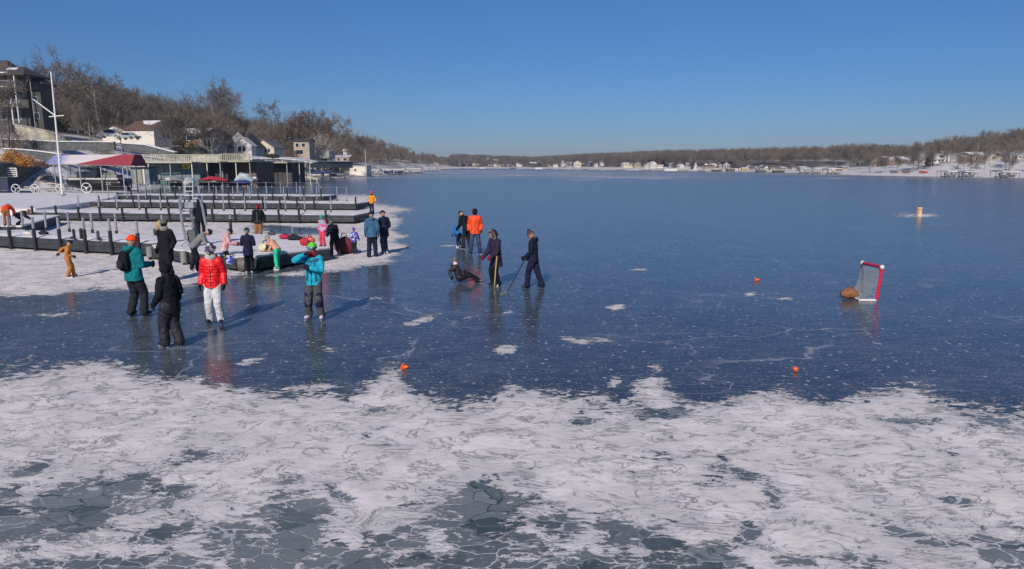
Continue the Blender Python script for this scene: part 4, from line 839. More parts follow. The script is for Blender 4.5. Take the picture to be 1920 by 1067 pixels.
# ------------------------------------------------------------------ boats and lifts
def hull(L, B_, D, m, r, name='hull', bow=1, n=14, z0=0):
    b = MB(); rings = []
    for i in range(n + 1):
        t = i / n; x = (-.5 + t) * L * bow; w = B_ / 2 * (1 - max(0, (t - .45) / .55) ** 2.2) + .03; zb = z0 + D * .55 * max(0, (t - .5) / .5) ** 2; zt = z0 + D * (1 + .15 * t)
        rings.append([(x, -w, zt), (x, -w * .92, zb + (zt - zb) * .45), (x, -w * .3, zb), (x, w * .3, zb), (x, w * .92, zb + (zt - zb) * .45), (x, w, zt)])
    vs = [v for g in rings for v in g]; fs = [(i * 6 + k_, i * 6 + (k_ + 1) % 6, (i + 1) * 6 + (k_ + 1) % 6, (i + 1) * 6 + k_) for i in range(n) for k_ in range(6)] + [tuple(range(6))[::-1], tuple(range(n * 6, n * 6 + 6))]
    return b.add(vs, fs).build(name, m, r, True)
M_black = mat('black_gelcoat', (.010, .011, .013), .3, .2, 3, 0); M_hullw = mat('off_white_gelcoat', (.48, .48, .44), .4, .08, 2, 0)
M_redc = mat('red_canvas', (.36, .02, .035), .8, .2, 2, .3); M_bluec = mat('blue_canvas', (.02, .035, .16), .8, .2, 2, .3); M_greyc = mat('grey_canvas', (.20, .21, .22), .8, .2, 2, .3); M_lbc = mat('pale_blue_canvas', (.40, .48, .52), .8, .25, 1.5, .4)
crnd = random.Random(12)
for px, by, Y, kind, lab in [(291, 346, 111, 'crate', 'green grey crate under the deck beside the small shed'), (303, 346, 112, 'barrel', 'teal barrel standing under the white railed deck'), (314, 347, 111, 'crate', 'long dark crate under the yellow sign side of the deck'), (372, 347, 112, 'barrel', 'black barrel left of the red covered boat'), (443, 345, 117, 'kayak', 'dark kayak on edge right of the red covered boat'), (477, 344, 118, 'crate', 'pale crate at the right end of the deck'),
                              (60, 350, 107, 'crate', 'dark bench box before the dark boathouse doors'), (96, 350, 107, 'barrel', 'grey barrel before the dark boathouse doors'), (538, 339, 148, 'crate', 'brown crate stacked by the outboard of the pontoon boat'), (322, 330, 114, 'kayak', 'teal kayak hung on the blue grey boathouse wall')]:
    q_ = at(px, by, Y); r = thing(kind, lab, kind, q_, crnd.uniform(-.4, .4)); cm = mat('clutter_%s' % ('dark' if px % 2 else 'teal'), (.03, .03, .035) if px % 2 else (.05, .14, .14), .7, .3, 3, .1)
    if kind == 'crate':
        MB().box(0, 0, .35, 1.7, .9, .7).build('box_body', cm, r, bev=.03); MB().box(0, 0, .74, 1.8, 1.0, .08).build('lid', M_grey, r); MB().box(.3, -.3, .95, .7, .5, .35).build('bundle', M_trim, r, bev=.1)
    elif kind == 'barrel':
        MB().path([(0, 0, 0), (0, 0, .3), (0, 0, .6), (0, 0, .9)], [.27, .31, .31, .27], 14).build('barrel_body', cm, r, True); MB().torus((0, 0, .3), .31, .02, 'Z').torus((0, 0, .6), .31, .02, 'Z').build('hoop', M_steel, r); MB().tube((0, 0, .9), (0, 0, .93), .2).build('lid', M_grey, r)
    else:
        hull(3.0, .7, .4, cm, r, z0=.1); MB().torus((0, 0, .52), .25, .03, 'Z').build('cockpit_rim', M_dark, r)
# lift with flag coloured canopy and black boat
YL = 86.5; c0 = at(186, 362, YL); L_ = metres(150, YL)
bt = thing('motor_boat', 'black motor boat with grey upper deck raised on the canopied lift', 'boat', (at(183, 352, YL).x, YL, at(183, 357, YL).z), 0)
hull(metres(112, YL), 2.3, 1.25, M_black, bt, bow=-1); MB().box(.1, 0, 1.42, 6.2, 2.0, .26).build('deck', M_hullw, bt, bev=.06)
MB().box(-.6, -.3, 1.95, 2.6, 1.3, .8).build('windscreen', M_glass, bt, bev=.1); MB().box(2.0, 0, 1.75, 2.0, 1.7, .45).build('seat', M_greyc, bt, bev=.1); MB().box(-2.5, 0, 1.75, 1.4, 1.6, .35).build('bow_cushion', M_greyc, bt, bev=.1)
MB().path([(.5, -1, 1.5), (.9, -1, 3.0), (.9, 1, 3.0), (.5, 1, 1.5)], .05, 6).build('tower_rail', M_black, bt)
MB().box(4.0, 0, .9, .5, .5, 1.2).tube((4.1, 0, .4), (4.1, 0, -.2), .12).build('outboard_motor', M_black, bt)
text_part('ZX', .5, M_hullw, bt, (2.1, -1.22, .85), (R(90), 0, 0))
lf = thing('boat_lift', 'boat lift with grey posts and a white spoked wheel around the black boat', 'boat lift', (c0.x, YL, .0))
for x in (-4.3, -1.2, 1.4, 4.1):
    for y in (-1.5, 1.5): MB().box(x, y, 1.9, .11, .11, 3.9).build('post', M_steel, lf)
for y in (-1.5, 1.5): MB().box(0, y, .55, 8.8, .1, .16).box(0, y, 3.8, 8.8, .08, .1).build('beam', M_steel, lf)
wh = MB().torus((-.45, -1.75, .98), .60, .055).build('wheel', M_white, lf)
for k_ in range(3):
    a = k_ * 2.094 + .52; MB().tube((-.45, -1.75, .98), (-.45 + .6 * math.cos(a), -1.75, .98 + .6 * math.sin(a)), .06, .035, 6).build('spoke', M_white, wh)
MB().tube((-.45, -1.85, .98), (-.45, -1.65, .98), .14, None, 12).build('hub', M_white, wh)
for sx in (-.75, -.15): MB().tube((sx, -1.75, 0), (sx, -1.75, .6), .06, None, 6).build('stand', M_white, lf)
m, nb, p = newmat('blue_white_red_canopy'); tc = nb.n('ShaderNodeTexCoord').outputs['Object']; xyz = nb.n('ShaderNodeSeparateXYZ'); nb.l(tc, xyz.inputs[0])
u = nb.math('ADD', xyz.outputs[0], nb.math('MULTIPLY', xyz.outputs[2], 3.6)); wv_ = nb.noise(nb.map(tc, (1, 1, 6)), 1.2, 3)
rd = nb.ramp(nb.math('SUBTRACT', nb.math('MULTIPLY', xyz.outputs[0], .23), nb.math('SUBTRACT', xyz.outputs[2], 4.18)), -.02, .02)
rd = nb.math('MULTIPLY', rd, nb.ramp(xyz.outputs[0], -2.3, -1.4)); bl = nb.math('SUBTRACT', 1.0, nb.ramp(nb.math('ADD', xyz.outputs[0], nb.math('MULTIPLY', wv_, 1.0)), -3.4, -1.6))
c1 = nb.mix(bl, (.55, .50, .52), nb.mix(nb.ramp(nb.noise(nb.map(tc, (2, 1, 7)), 3, 2), .45, .55), (.10, .13, .36), (.30, .33, .50)))
nb.l(nb.mix(rd, c1, (.27, .028, .045)), p.inputs['Base Color']); p.inputs['Roughness'].default_value = .7
cn = thing('boat_canopy', 'blue, white and red striped canopy stretched over the black boat', 'canopy', (c0.x, YL, 0))
q = MB(); hw = L_ / 2; v = []
z0_, z1_ = 3.72, 5.0
q.add([(-hw, -1.9, z0_ + .25), (hw + .3, -1.9, z0_), (hw + .25, -.8, z1_ + .05), (-hw + .6, -.8, z1_), (-hw, 1.9, z0_ + .25), (hw + .3, 1.9, z0_), (hw + .25, .8, z1_ + .05), (-hw + .6, .8, z1_)],
      [(0, 1, 2, 3), (3, 2, 6, 7), (7, 6, 5, 4), (1, 5, 6, 2), (0, 3, 7, 4)])
o = q.build('canopy_cover', m, cn); sm_ = o.modifiers.new('thick', 'SOLIDIFY'); sm_.thickness = .05
MB().tube((-hw + .3, -1.8, z0_ + .15), (hw, -1.8, z0_ - .05), .04).tube((-hw + .3, 1.8, z0_ + .15), (hw, 1.8, z0_ - .05), .04).build('frame', M_steel, cn)
# bare lifts with wheels left of the canopy
for px, lab in ((30, 'leftmost of the empty lift wheels by the louvred screen'), (66, 'middle empty lift with a white wheel left of the flagpole'), (113, 'empty lift wheel directly behind the foot of the flagpole')):
    q_ = at(px, 358, 84); r = thing('boat_lift', lab, 'boat lift', (q_.x, 84, .2), 0, 'empty boat lifts left of the canopy')
    w2 = MB().torus((0, 0, .72), .52, .05).build('wheel', M_white, r)
    for k_ in range(3):
        a = k_ * 2.094 + .3; MB().tube((0, 0, .72), (.52 * math.cos(a), 0, .72 + .52 * math.sin(a)), .04, None, 5).build('spoke', M_white, w2)
    MB().tube((-.15, 0, -.3), (-.15, 0, .6), .06).tube((.2, 0, -.3), (.2, 0, .6), .06).build('stand', M_steel, r)
    if px == 66: MB().path([(.6, 0, 1.25), (1.8, 0, 1.4), (3.0, 0, 1.25), (3.1, 0, .2), (.5, 0, .3)], .07, 6, closed=True).build('frame_tube', M_hullw, r); MB().tube((.6, 0, .9), (3.0, 0, .85), .05).build('cross_tube', M_hullw, r)
    if px == 30: MB().tube((.5, 0, .55), (2.2, 0, .5), .06).tube((.5, .8, .9), (2.4, .8, .85), .06).build('cross_tube', M_hullw, r)
bx = thing('dark_container', 'dark blue dumpster shaped box at the left edge of the shore', 'box', at(-8, 357, 90)); MB().box(0, 1, .8, 3.4, 2, 1.6).build('box_body', mat('dark_blue_metal', (.02, .03, .07), .6, .2, 3, .1), bx); MB().box(0, 1, 1.66, 3.6, 2.2, .12).build('lid', M_block, bx)
# covered boats along the bank
def covered(label, px, by, Y, wpx, m, hm, hz=.9, name='covered_boat', bow=1, top=None, frame=True):
    p = at(px, by, Y); L2 = metres(wpx, Y); r = thing(name, label, 'boat', (p.x, p.y, .05)); hull(L2, 2.2, .8, hm, r, bow=bow, z0=.45)
    if m:
        b = MB().chain([(-L2 * .42, 0, 1.25), (-L2 * .15, 0, 1.35 + hz * .35), (L2 * .15, 0, 1.3 + hz * .3), (L2 * .42, 0, 1.2)], [(hz * .35, 1.0), (hz * .7, 1.12), (hz * .6, 1.1), (hz * .3, .6)], 14, (0, 0, 1)); b.build('cover', m, r, True)
    if top: MB().box(0, 0, top, L2 * .5, 1.8, .09).build('bimini_top', M_trim, r); [MB().tube((sx * L2 * .22, sy * .8, 1.2), (sx * L2 * .22, sy * .8, top), .03).build('pole', M_steel, r) for sx in (-1, 1) for sy in (-1, 1)]
    if frame:
        for sx in (-.3, .3): MB().box(L2 * sx, 0, .25, .12, 2.4, .5).build('cradle', M_steel, r)
    return r
covered('boat under a red cover beneath the deck', 403, 342, 113, 58, M_redc, M_black, .62)
covered('boat under a pale blue cover right of the red covered boat', 459, 341, 115, 32, M_lbc, M_bluec, 1.15)
covered('small pontoon boat with a white roof and outboard under the snowy carport', 503, 339, 146, 34, None, M_hullw, top=2.6)
covered('dark covered boat at the right end of the snowy carport', 552, 338, 150, 34, M_greyc, M_bluec, .8)
covered('boat under a blue cover behind the pale skiffs left of the boathouse', 597, 333, 205, 22, M_bluec, M_hullw, .9)
covered('second boat under a bright blue cover nearest the white boathouse', 613, 331, 210, 18, M_bluec, M_hullw, .9)
covered('green grey open boat tied along the left side of the white boathouse', 634, 334, 220, 38, None, M_greyc)
covered('dark utility boat against the blue grey boathouse', 335, 346, 108, 30, M_greyc, M_black, .7)
covered('small white boat under the right end of the deck', 357, 345, 106, 16, M_lbc, M_hullw, .6)
# snowy carport roof over the pontoon
p = at(530, 312, 146); r = thing('carport', 'long snowy curved carport roof over the pontoon boat', 'shelter', (p.x, 146, 0)); q = MB(); L2 = metres(120, 146); zc = at(530, 309, 146).z
pr = [(-.5, .55), (-.35, .35), (-.2, .35), (0, .33), (.2, .15), (.32, -.05), (.5, -.75)]; vs = []
for i in range(1):
    for dy in (-2.2, 3.0):
        for tz_ in (0, .16): vs.append([(L2 * a, dy, zc + .9 + b2 * .9 + tz_ + (0 if dy < 0 else .3)) for a, b2 in pr])
n = len(pr); fl = [v_ for g in vs for v_ in g]
q.add(fl, [(k_, k_ + 1, n + k_ + 1, n + k_) for k_ in range(n - 1)] + [(k_, k_ + 1, 2 * n + k_ + 1, 2 * n + k_) for k_ in range(n - 1)] + [(n + k_, n + k_ + 1, 3 * n + k_ + 1, 3 * n + k_) for k_ in range(n - 1)] + [(2 * n + k_, 2 * n + k_ + 1, 3 * n + k_ + 1, 3 * n + k_) for k_ in range(n - 1)]); q.build('roof', M_rsnow, r)
for x in (-.42, -.2, .05, .3, .46):
    for y in (-2, 2.8): MB().tube((L2 * x, y, -.1), (L2 * x, y, zc + (.9 if x < .3 else .2)), .08).build('post', M_trim, r)
# skiffs stacked on the bank
for i, (px, by, Y, w_, a, lab) in enumerate([(570, 330, 168, 44, -22, 'upper of the two upturned pale skiffs leaning on the bank'), (578, 334, 163, 40, -8, 'lower of the two upturned pale skiffs by the water')]):
    p = at(px, by, Y); r = thing('upturned_skiff', lab, 'boat', (p.x, p.y, p.z + .5)); o = hull(metres(w_, Y), 1.5, .6, mat('weathered_cream_paint', (.42, .40, .30), .7, .2, 2, .1), r); o.rotation_euler = (R(180), R(-a), 0)
    MB().box(-metres(w_, Y) / 2 - .02, 0, -.25, .05, 1.1, .45).build('transom', M_trim, r)
# white boathouse on the water
Yb = 240; a_l, a_r = at(655, 331, Yb), at(688, 331.5, Yb); W2 = a_r.x - a_l.x; H2 = at(670, 311, Yb).z
r = thing('floating_boathouse', 'white box shaped boathouse with one small window standing over the ice', 'boathouse', ((a_l.x + a_r.x) / 2, Yb, 0))
MB().add([(-W2 / 2, 0, .35), (W2 / 2, 0, .35), (W2 / 2, 8, .35), (-W2 / 2, 8, .35), (-W2 / 2 + .35, .1, H2), (W2 / 2 - .05, .1, H2), (W2 / 2 - .05, 8, H2), (-W2 / 2 + .35, 8, H2)], [(0, 1, 5, 4), (1, 2, 6, 5), (2, 3, 7, 6), (3, 0, 4, 7), (4, 5, 6, 7), (0, 3, 2, 1)]).build('wall', M_wwall, r)
MB().box(0, 4, .18, W2 - .1, 7.8, .34).build('float', M_dark, r); MB().box(0, 4, H2 + .07, W2 + .2, 8.4, .14).build('roof', M_rsnow, r); f = MB().box(-.9, -.02, H2 * .62, .5, .12, .8).build('window', M_darkwall, r); MB().box(-.9, -.09, H2 * .62, .36, .03, .65).build('pane', M_glass, f)
Yc = 246; a_l, a_r = at(602, 330, Yc), at(660, 330, Yc); W3 = a_r.x - a_l.x; H3 = at(630, 306, Yc).z
r = thing('boat_shelter', 'flat pinkish roofed boat shelter joined to the left of the white boathouse', 'shelter', ((a_l.x + a_r.x) / 2, Yc, 0))
MB().box(0, 4, H3 - .5, W3, 8, 1.1).build('roof', M_rsnow, r)
for x in (-.48, -.1, .12, .48): MB().box(W3 * x, .2, H3 / 2 - .5, .22, .22, H3 - 1.1).build('post', M_trim, r)
MB().box(W3 * .29, 3.0, H3 / 2 - .2, W3 * .38, .15, H3 - 1.7).build('back_wall', M_cream, r); MB().box(-W3 * .1, 7.5, H3 / 2 - .5, W3 * .6, .15, H3 - 1.3).build('back_panel', M_grey, r)
r = thing('mast', 'thin pale mast beside the white boathouse', 'mast', at(686.5, 332, 236)); MB().tube((0, 0, 0), (0, 0, metres(52, 236)), .11, .07, 8).build('pole', M_trim, r); MB().box(0, 0, .1, .5, .5, .2).build('base', M_steel, r)
# docks and roofs further along the banks
def bank_dock(label, px, by, Y, wpx, hpx, roofm, group=None, blue=False):
    p = at(px, by, Y); w_, h_ = metres(wpx, Y), metres(hpx, Y); r = thing('covered_dock', label, 'dock', (p.x, p.y, 0), 0, group)
    h_ = max(h_, 2.0); MB().box(0, 3, h_, w_, 6, .35).build('roof', roofm, r)
    for i in range(4):
        for y in (.2, 5.8): MB().tube((-w_ * .46 + i * w_ * .306, y, -.2), (-w_ * .46 + i * w_ * .306, y, h_), .1, None, 6).build('post', M_steel, r)
    MB().box(0, 3, .35, w_, 1.2, .25).build('walkway', M_fascia, r)
    for sx in (-.25, .25): hull(w_ * .42, 1.8, .9, M_bluec if blue else M_hullw, r, 'stored_boat', z0=.6).location = (w_ * sx, 1.4, 0)
    return r
bank_dock('covered dock with boats just right of the mast', 700, 327, 275, 22, 10, M_rsnow)
bank_dock('long covered dock with blue boats and snowy roof on the low headland shore', 738, 325, 300, 40, 10, M_rsnow, blue=True)
bank_dock('covered dock with green grey boats at the end of the low headland shore', 772, 323, 345, 36, 9, M_rsnow)
bank_dock('distant white roofed dock left of the headland tip', 806, 319, 520, 24, 6, M_rsnow); bank_dock('distant cream dock roof at the headland tip', 838, 317.5, 700, 20, 5, M_rsnow)
for px, by, Y, w_, lab in [(1512, 326, 330, 22, 'covered dock left of the white gazebo roof on the right shore'), (1535, 326, 325, 16, 'dark open dock with a pale sloping roof on the right shore'), (1566, 327.5, 305, 26, 'covered dock beneath the small white gable on the right shore'), (1788, 332, 228, 24, 'pale steel boat lift cluster below the white two storey house'), (1822, 332.5, 224, 26, 'dock with arched pale frames right of the lift cluster'), (1896, 334, 216, 34, 'covered dock with dark boats at the right edge')]:
    bank_dock(lab, px, by, Y, w_, 11, M_rsnow, 'docks along the right shore')
fx = random.Random(9)
for i, px in enumerate([866, 885, 905, 925, 948, 962, 990, 1010, 1030, 1052, 1075, 1098, 1120, 1142, 1165, 1190, 1212, 1232, 1258, 1284, 1316, 1345, 1372, 1402, 1430, 1462]):
    q_ = at_s(px, -4); w_ = fx.uniform(9, 20); r = thing('shore_dock', ('low' if i % 2 else 'long') + ' snowy dock on the far shore, ' + where(px), 'dock', (q_.x, q_.y, 0), fx.uniform(-.2, .2), 'snowy docks along the far shore')
    h_ = fx.choice([.6, .8, 1.6, 2.2]); w_ *= .6; MB().box(0, 2, h_, w_, 5, .2).build('top', fx.choice([M_rsnow, M_grey, M_rgrey]), r); MB().box(0, 2, h_ / 2 - .2, w_ * .92, 4, h_ - .25).build('support', fx.choice([M_darkwall, M_grey, M_block, M_trim]), r)
for px, by, w_, lab in [(1472 + 0, 326, 0, ''),]: pass
for px, lab in ((1680, 'dark upturned canoe lying on the snowy right bank'), (1702, 'small dark boat hull on the snow below the brown house'), (1735, 'dark tarpaulin heap on the right bank left of the bare tree')):
    q_ = at_s(px, 5); r = thing('upturned_canoe' if px == 1680 else 'beached_boat', lab, 'boat', (q_.x, q_.y, q_.z + .7)); o = hull(3.6, 1.4, .6, M_redc if px == 1735 else M_brown, r); o.rotation_euler = (R(180), R(6), 0); MB().box(-1.75, 0, -.3, .05, .9, .4).build('transom', M_dark, r)

# ------------------------------------------------------------------ shore pad and docks near the camera
def slab(name, pts, z0, z1, m, **k):
    P = [G(x, y, z1) for x, y in pts]; mb = MB().prism([(q_.x, q_.y) for q_ in P], z0, z1); return mb
o = slab('shore_pad', [(-420, 398), (66, 391), (165, 379), (222, 368), (216, 362), (-420, 361)], -.1, .45, M_snow).build('snow_covered_ground', M_snow); o['kind'] = 'structure'
def snowcap(parent, w, d, z, y0=0, x0=0, seed=0, name='snow_cover', hole=0.0, amp=.05):
    nx = max(8, min(90, int(w / .3))); ny = 7; v = []; f = []
    for j in range(ny):
        for i in range(nx):
            x = x0 - w / 2 + w * i / (nx - 1); y = y0 + d * j / (ny - 1); e = min(1, min(i, nx - 1 - i) / 1.0, min(j, ny - 1 - j) / 1.0)
            n_ = mnoise.fractal((x * .8 + seed * 9, y * 1.3, seed), 1, 2, 3)
            v.append((x, y + (.05 * n_ if j in (0, ny - 1) else 0), z + e * (.035 + max(0, .5 + n_) * amp)))
    for j in range(ny - 1):
        for i in range(nx - 1): f.append((j * nx + i, j * nx + i + 1, (j + 1) * nx + i + 1, (j + 1) * nx + i))
    return MB().add(v, f).build(name, M_snow, parent, True)
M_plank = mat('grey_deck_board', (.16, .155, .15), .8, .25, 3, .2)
def dock(label, A, B, depth, zt, fronts, rears, ftop=1.5, rtop=1.5, cable=False, capdepth=None, hf=.42, seed=1, slv=.45, group='long docks of grey boards topped with snow'):
    """A,B: image positions of the two ends of the front top edge; posts given as image columns"""
    a, b = G(A[0], A[1], zt), G(B[0], B[1], zt); d = (b - a); L = d.length; ang = math.atan2(d.y, d.x); mid = (a + b) / 2; mid.z = 0
    r = thing('dock', label, 'dock', mid, ang, group)
    inv = (Matrix.Translation(mid) @ Matrix.Rotation(ang, 4, 'Z')).inverted()
    MB().box(0, depth / 2, zt - .06, L, depth - .1, .10).build('deck', M_plank, r)
    nb_ = max(2, len(fronts) + 1); xs = []
    for px in fronts:   # column of post -> local x on front line
        dr = ray(px, (A[1] + B[1]) / 2 + 6); t_ = (a.x * d.y - a.y * d.x) / (dr.x * d.y - dr.y * d.x); w_ = Vector((dr.x * t_, dr.y * t_, 0)); xs.append((inv @ w_).x)
    bounds = [-L / 2] + sorted(x for x in xs if -L / 2 + .3 < x < L / 2 - .3) + [L / 2]; proto = {}
    for i in range(len(bounds) - 1):
        w_ = bounds[i + 1] - bounds[i] - .015; xc = (bounds[i + 1] + bounds[i]) / 2
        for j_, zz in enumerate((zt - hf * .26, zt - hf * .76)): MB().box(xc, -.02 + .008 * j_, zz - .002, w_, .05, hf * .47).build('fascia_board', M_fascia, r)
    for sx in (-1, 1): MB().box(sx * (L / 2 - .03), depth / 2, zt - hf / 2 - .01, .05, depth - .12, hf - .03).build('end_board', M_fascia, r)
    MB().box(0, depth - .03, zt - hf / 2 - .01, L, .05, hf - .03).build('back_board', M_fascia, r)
    snowcap(r, L - .1, depth - .1, zt - .005, .04, 0, seed)
    for x in xs:
        s_ = random.Random(x).uniform(-.05, .05)
        q_ = MB().tube((x, -.1, 0), (x, -.1, ftop + s_), .052, None, 8).build('post', M_steel, r); MB().tube((x, -.1, .0), (x, -.1, min(zt + slv, ftop - .03) + s_), .074, None, 8).build('sleeve', M_sleeve, q_)
    rx = []
    for px in rears:
        dr = ray(px, (A[1] + B[1]) / 2 - 6); nrm = Vector((-d.y, d.x, 0)).normalized(); a2 = a + nrm * depth; t_ = (a2.x * d.y - a2.y * d.x) / (dr.x * d.y - dr.y * d.x); x = (inv @ Vector((dr.x * t_, dr.y * t_, 0))).x; rx.append(x)
        q_ = MB().tube((x, depth + .06, 0), (x, depth + .06, rtop), .048, None, 8).build('post', M_steel, r)
        MB().tube((x, depth + .06, 0), (x, depth + .06, zt + .15), .062, None, 8).build('sleeve', M_sleeve, q_)
    if cable:
        c_ = MB()
        for xx, yy in ((rx, depth + .06),):
            xx = sorted(xx)
            for i in range(len(xx) - 1): c_.path([(xx[i], yy, rtop - .05), ((xx[i] + xx[i + 1]) / 2, yy, rtop - .09), (xx[i + 1], yy, rtop - .05)], .014, 4)
        c_.build('rope', M_steel, r)
    return r
dock('nearest long dock running in from the left edge with snow and shoes on it', (-70, 439), (283, 457), 2.5, .56, [-24, 24, 70, 117, 164, 212, 263], [-2, 43, 86, 129, 172, 217, 304], 1.50, 1.48, hf=.44, seed=1)
dock('second dock from the camera, behind the man in the black jacket', (24, 398), (664, 404), 3.0, .55, [64, 108, 150, 190, 232, 277, 319, 360, 400, 442, 482, 524, 562, 612], [147, 185, 219, 261, 301, 340, 380, 419, 459, 497, 535, 571, 620], 1.02, 1.58, slv=.6, hf=.42, seed=2)
dock('third dock from the camera, ending beside the child in the orange yellow jacket', (168, 378), (666, 382), 3.4, .55, [188, 220, 252, 284, 316, 348, 372, 402, 431, 461, 494, 526, 558, 590, 668], [203, 238, 273, 310, 345, 374, 406, 437, 468, 500, 532, 563, 594, 632, 650], 1.15, 1.85, cable=True, slv=.75, hf=.44, seed=3)
dock('farthest dock lined with dark posts and ropes', (214, 366), (606, 368), 4.0, .55, [248, 276, 303, 330, 358, 403, 430, 458, 485, 512, 540, 571, 603], [262, 290, 318, 344, 372, 392, 418, 446, 472, 499, 526, 556, 585, 598], 1.62, 1.9, cable=True, slv=.85, hf=.44, seed=4)
# cross walk at the left
r = thing('cross_dock', 'short slanting cross dock where the person in the orange jacket bends', 'dock', (0, 0, 0)); P = [G(-60, 423, .5), G(40, 426, .5), G(112, 405, .5), G(40, 405, .5)]
MB().prism([(q_.x, q_.y) for q_ in P], .08, .5).build('frame', M_fascia, r); MB().prism([(q_.x, q_.y) for q_ in P], .503, .57).build('snow_cover', M_snow, r)
# the wide end platform
zt = .47; PF = [(281, 464), (443, 484), (482, 483), (619, 466), (562, 450), (504, 441), (420, 439), (300, 442)]; P = [G(x, y, zt) for x, y in PF]; cen = sum(P, Vector()) / len(P); cen.z = 0
plat = thing('platform_dock', 'wide snow topped end platform where families lace their skates', 'dock', cen); Q = [q_ - cen for q_ in P]
MB().prism([(q_.x, q_.y) for q_ in Q], zt - .12, zt).build('deck', M_plank, plat)
v = []; N_ = 26; f = []
bm_poly = [(q_.x, q_.y) for q_ in Q]
def inpoly(x, y, P_):
    c = False; n = len(P_)
    for i in range(n):
        (ax, ay), (bx_, by_) = P_[i], P_[(i + 1) % n]
        if (ay > y) != (by_ > y) and x < ax + (y - ay) * (bx_ - ax) / (by_ - ay): c = not c
    return c
mn = [min(q_[k_] for q_ in bm_poly) for k_ in (0, 1)]; mx = [max(q_[k_] for q_ in bm_poly) for k_ in (0, 1)]
MB().prism([(x * .985, y * .985) for x, y in bm_poly], zt + .003, zt + .045).build('snow_cover', M_snow, plat)
for i in range(len(Q)):
    a, b2 = Q[i], Q[(i + 1) % len(Q)]; d = b2 - a; n = max(1, int(d.length / 1.3)); ang = math.atan2(d.y, d.x)
    for j in range(n):
        c_ = a + d * (j + .5) / n
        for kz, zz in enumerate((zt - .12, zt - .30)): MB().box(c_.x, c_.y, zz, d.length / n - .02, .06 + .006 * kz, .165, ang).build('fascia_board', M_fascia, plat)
        if i in (2, 1): MB().box(c_.x, c_.y + .1, .1, d.length / n, .05, .05, ang).tube((c_.x, c_.y + .1, 0), (c_.x, c_.y + .1, .4), .04).build('brace', M_steel, plat)
for px, y in ((283, 464), (347, 473)):
    q_ = G(px, y, zt) - cen; b_p = MB().tube((q_.x, q_.y - .12, .12 if px < 300 else .10), (q_.x, q_.y - .12, zt + .05), .12, None, 14).build('bumper_post', mat('grey_plastic_bumper', (.22, .22, .21), .6, .15, 6, .1), plat); MB().tube((q_.x, q_.y - .12, -.02), (q_.x, q_.y - .12, .2), .07).build('pipe', M_sleeve, b_p)
a = G(291, 466, .38) - cen; b2 = G(343, 473, .38) - cen; mid = (a + b2) / 2; ang = math.atan2(b2.y - a.y, b2.x - a.x); Lb = (b2 - a).length
sg = MB().box(mid.x, mid.y - .07, .29, Lb, .03, .30, ang).build('sign_board', mat('cream_sign_board', (.62, .57, .44), .6, .1, 4, 0), plat)
for tx, fx_, z_ in (('TUR', -.36, .36), ('BEA', -.36, .23), ('KEY', .36, .36), ('INC', .36, .23)):
    text_part(tx, .125, M_dark, plat, (mid.x + math.cos(ang) * fx_ * Lb, mid.y - .09 + math.sin(ang) * fx_ * Lb, z_), (R(90), 0, ang))
MB().box(a.x + .45, a.y - .02, .07, .55, .5, .13, ang).build('float_box', mat('dark_green_float', (.03, .05, .05), .5, .2, 3, 0), plat)
q_ = G(452, 484, zt) - cen; wl = MB().path([(q_.x - .04, q_.y - .1, .27), (q_.x + .26, q_.y - .06, .27)], .24, 20).build('corner_roller', mat('grey_brown_roller', (.14, .125, .11), .6, .2, 4, .1), plat); MB().path([(q_.x - .05, q_.y - .1, .27), (q_.x - .02, q_.y - .1, .27)], .16, 16).build('hub', M_fascia, wl)
for px, y, ht in ((432, 441, .98), (366, 441, 1.0), (548, 449, .5)):
    q_ = G(px, y, zt) - cen; pp = MB().tube((q_.x, q_.y + .1, 0), (q_.x, q_.y + .1, zt + ht), .045).build('post', M_steel, plat); MB().tube((q_.x, q_.y + .1, 0), (q_.x, q_.y + .1, zt + ht - .25), .07).build('sleeve', M_sleeve, pp)
# steel boat-ladder frame on the platform, with its bent hoops
g0 = G(356, 463, zt + .05); r = thing('steel_ladder', 'tall bent steel ladder frame standing on the platform beside the grey jacket', 'ladder', g0); Yg = g0.y
def L3(px, py, dy=0): return at(px, py, Yg + dy) - g0
M_tube = mat('brushed_steel_tube', (.42, .44, .47), .35, .15, 6, 0, metal=.7)
MB().path([L3(357, 464), L3(348, 450), L3(342, 420), L3(336, 374), L3(340, 371), L3(352, 371, .2), L3(355, 376, .3), L3(362, 420, .4), L3(369, 463, .5)], .05, 8).build('hoop', M_tube, r)
MB().path([L3(362, 374, .5), L3(370, 371, .5), L3(376, 374, .6), L3(380, 390, .6), L3(386, 422, .7)], .05, 8).build('hoop', M_tube, r)
for a_, b_q in (((339, 383), (357, 381)), ((340, 397), (359, 395)), ((342, 411), (361, 409)), ((344, 425), (363, 423)), ((346, 439), (366, 437))): MB().box((L3(*a_).x + L3(*b_q, .4).x) / 2, .2, (L3(*a_).z + L3(*b_q, .4).z) / 2, (L3(*b_q, .4).x - L3(*a_).x) + .05, .09, .05, 0, 0, 0).build('step', M_tube, r)
MB().tube(L3(337, 464), L3(352, 450), .025).tube(L3(337, 464), L3(369, 465), .03).tube(L3(352, 452), L3(360, 466), .03).build('foot_brace', M_tube, r)
MB().box(L3(350, 385).x, .3, L3(350, 385).z, .35, .25, .22).build('winch_box', M_grey, r); MB().box(L3(355, 445).x, .3, L3(350, 445).z, .3, .3, .5).build('motor_housing', M_block, r)
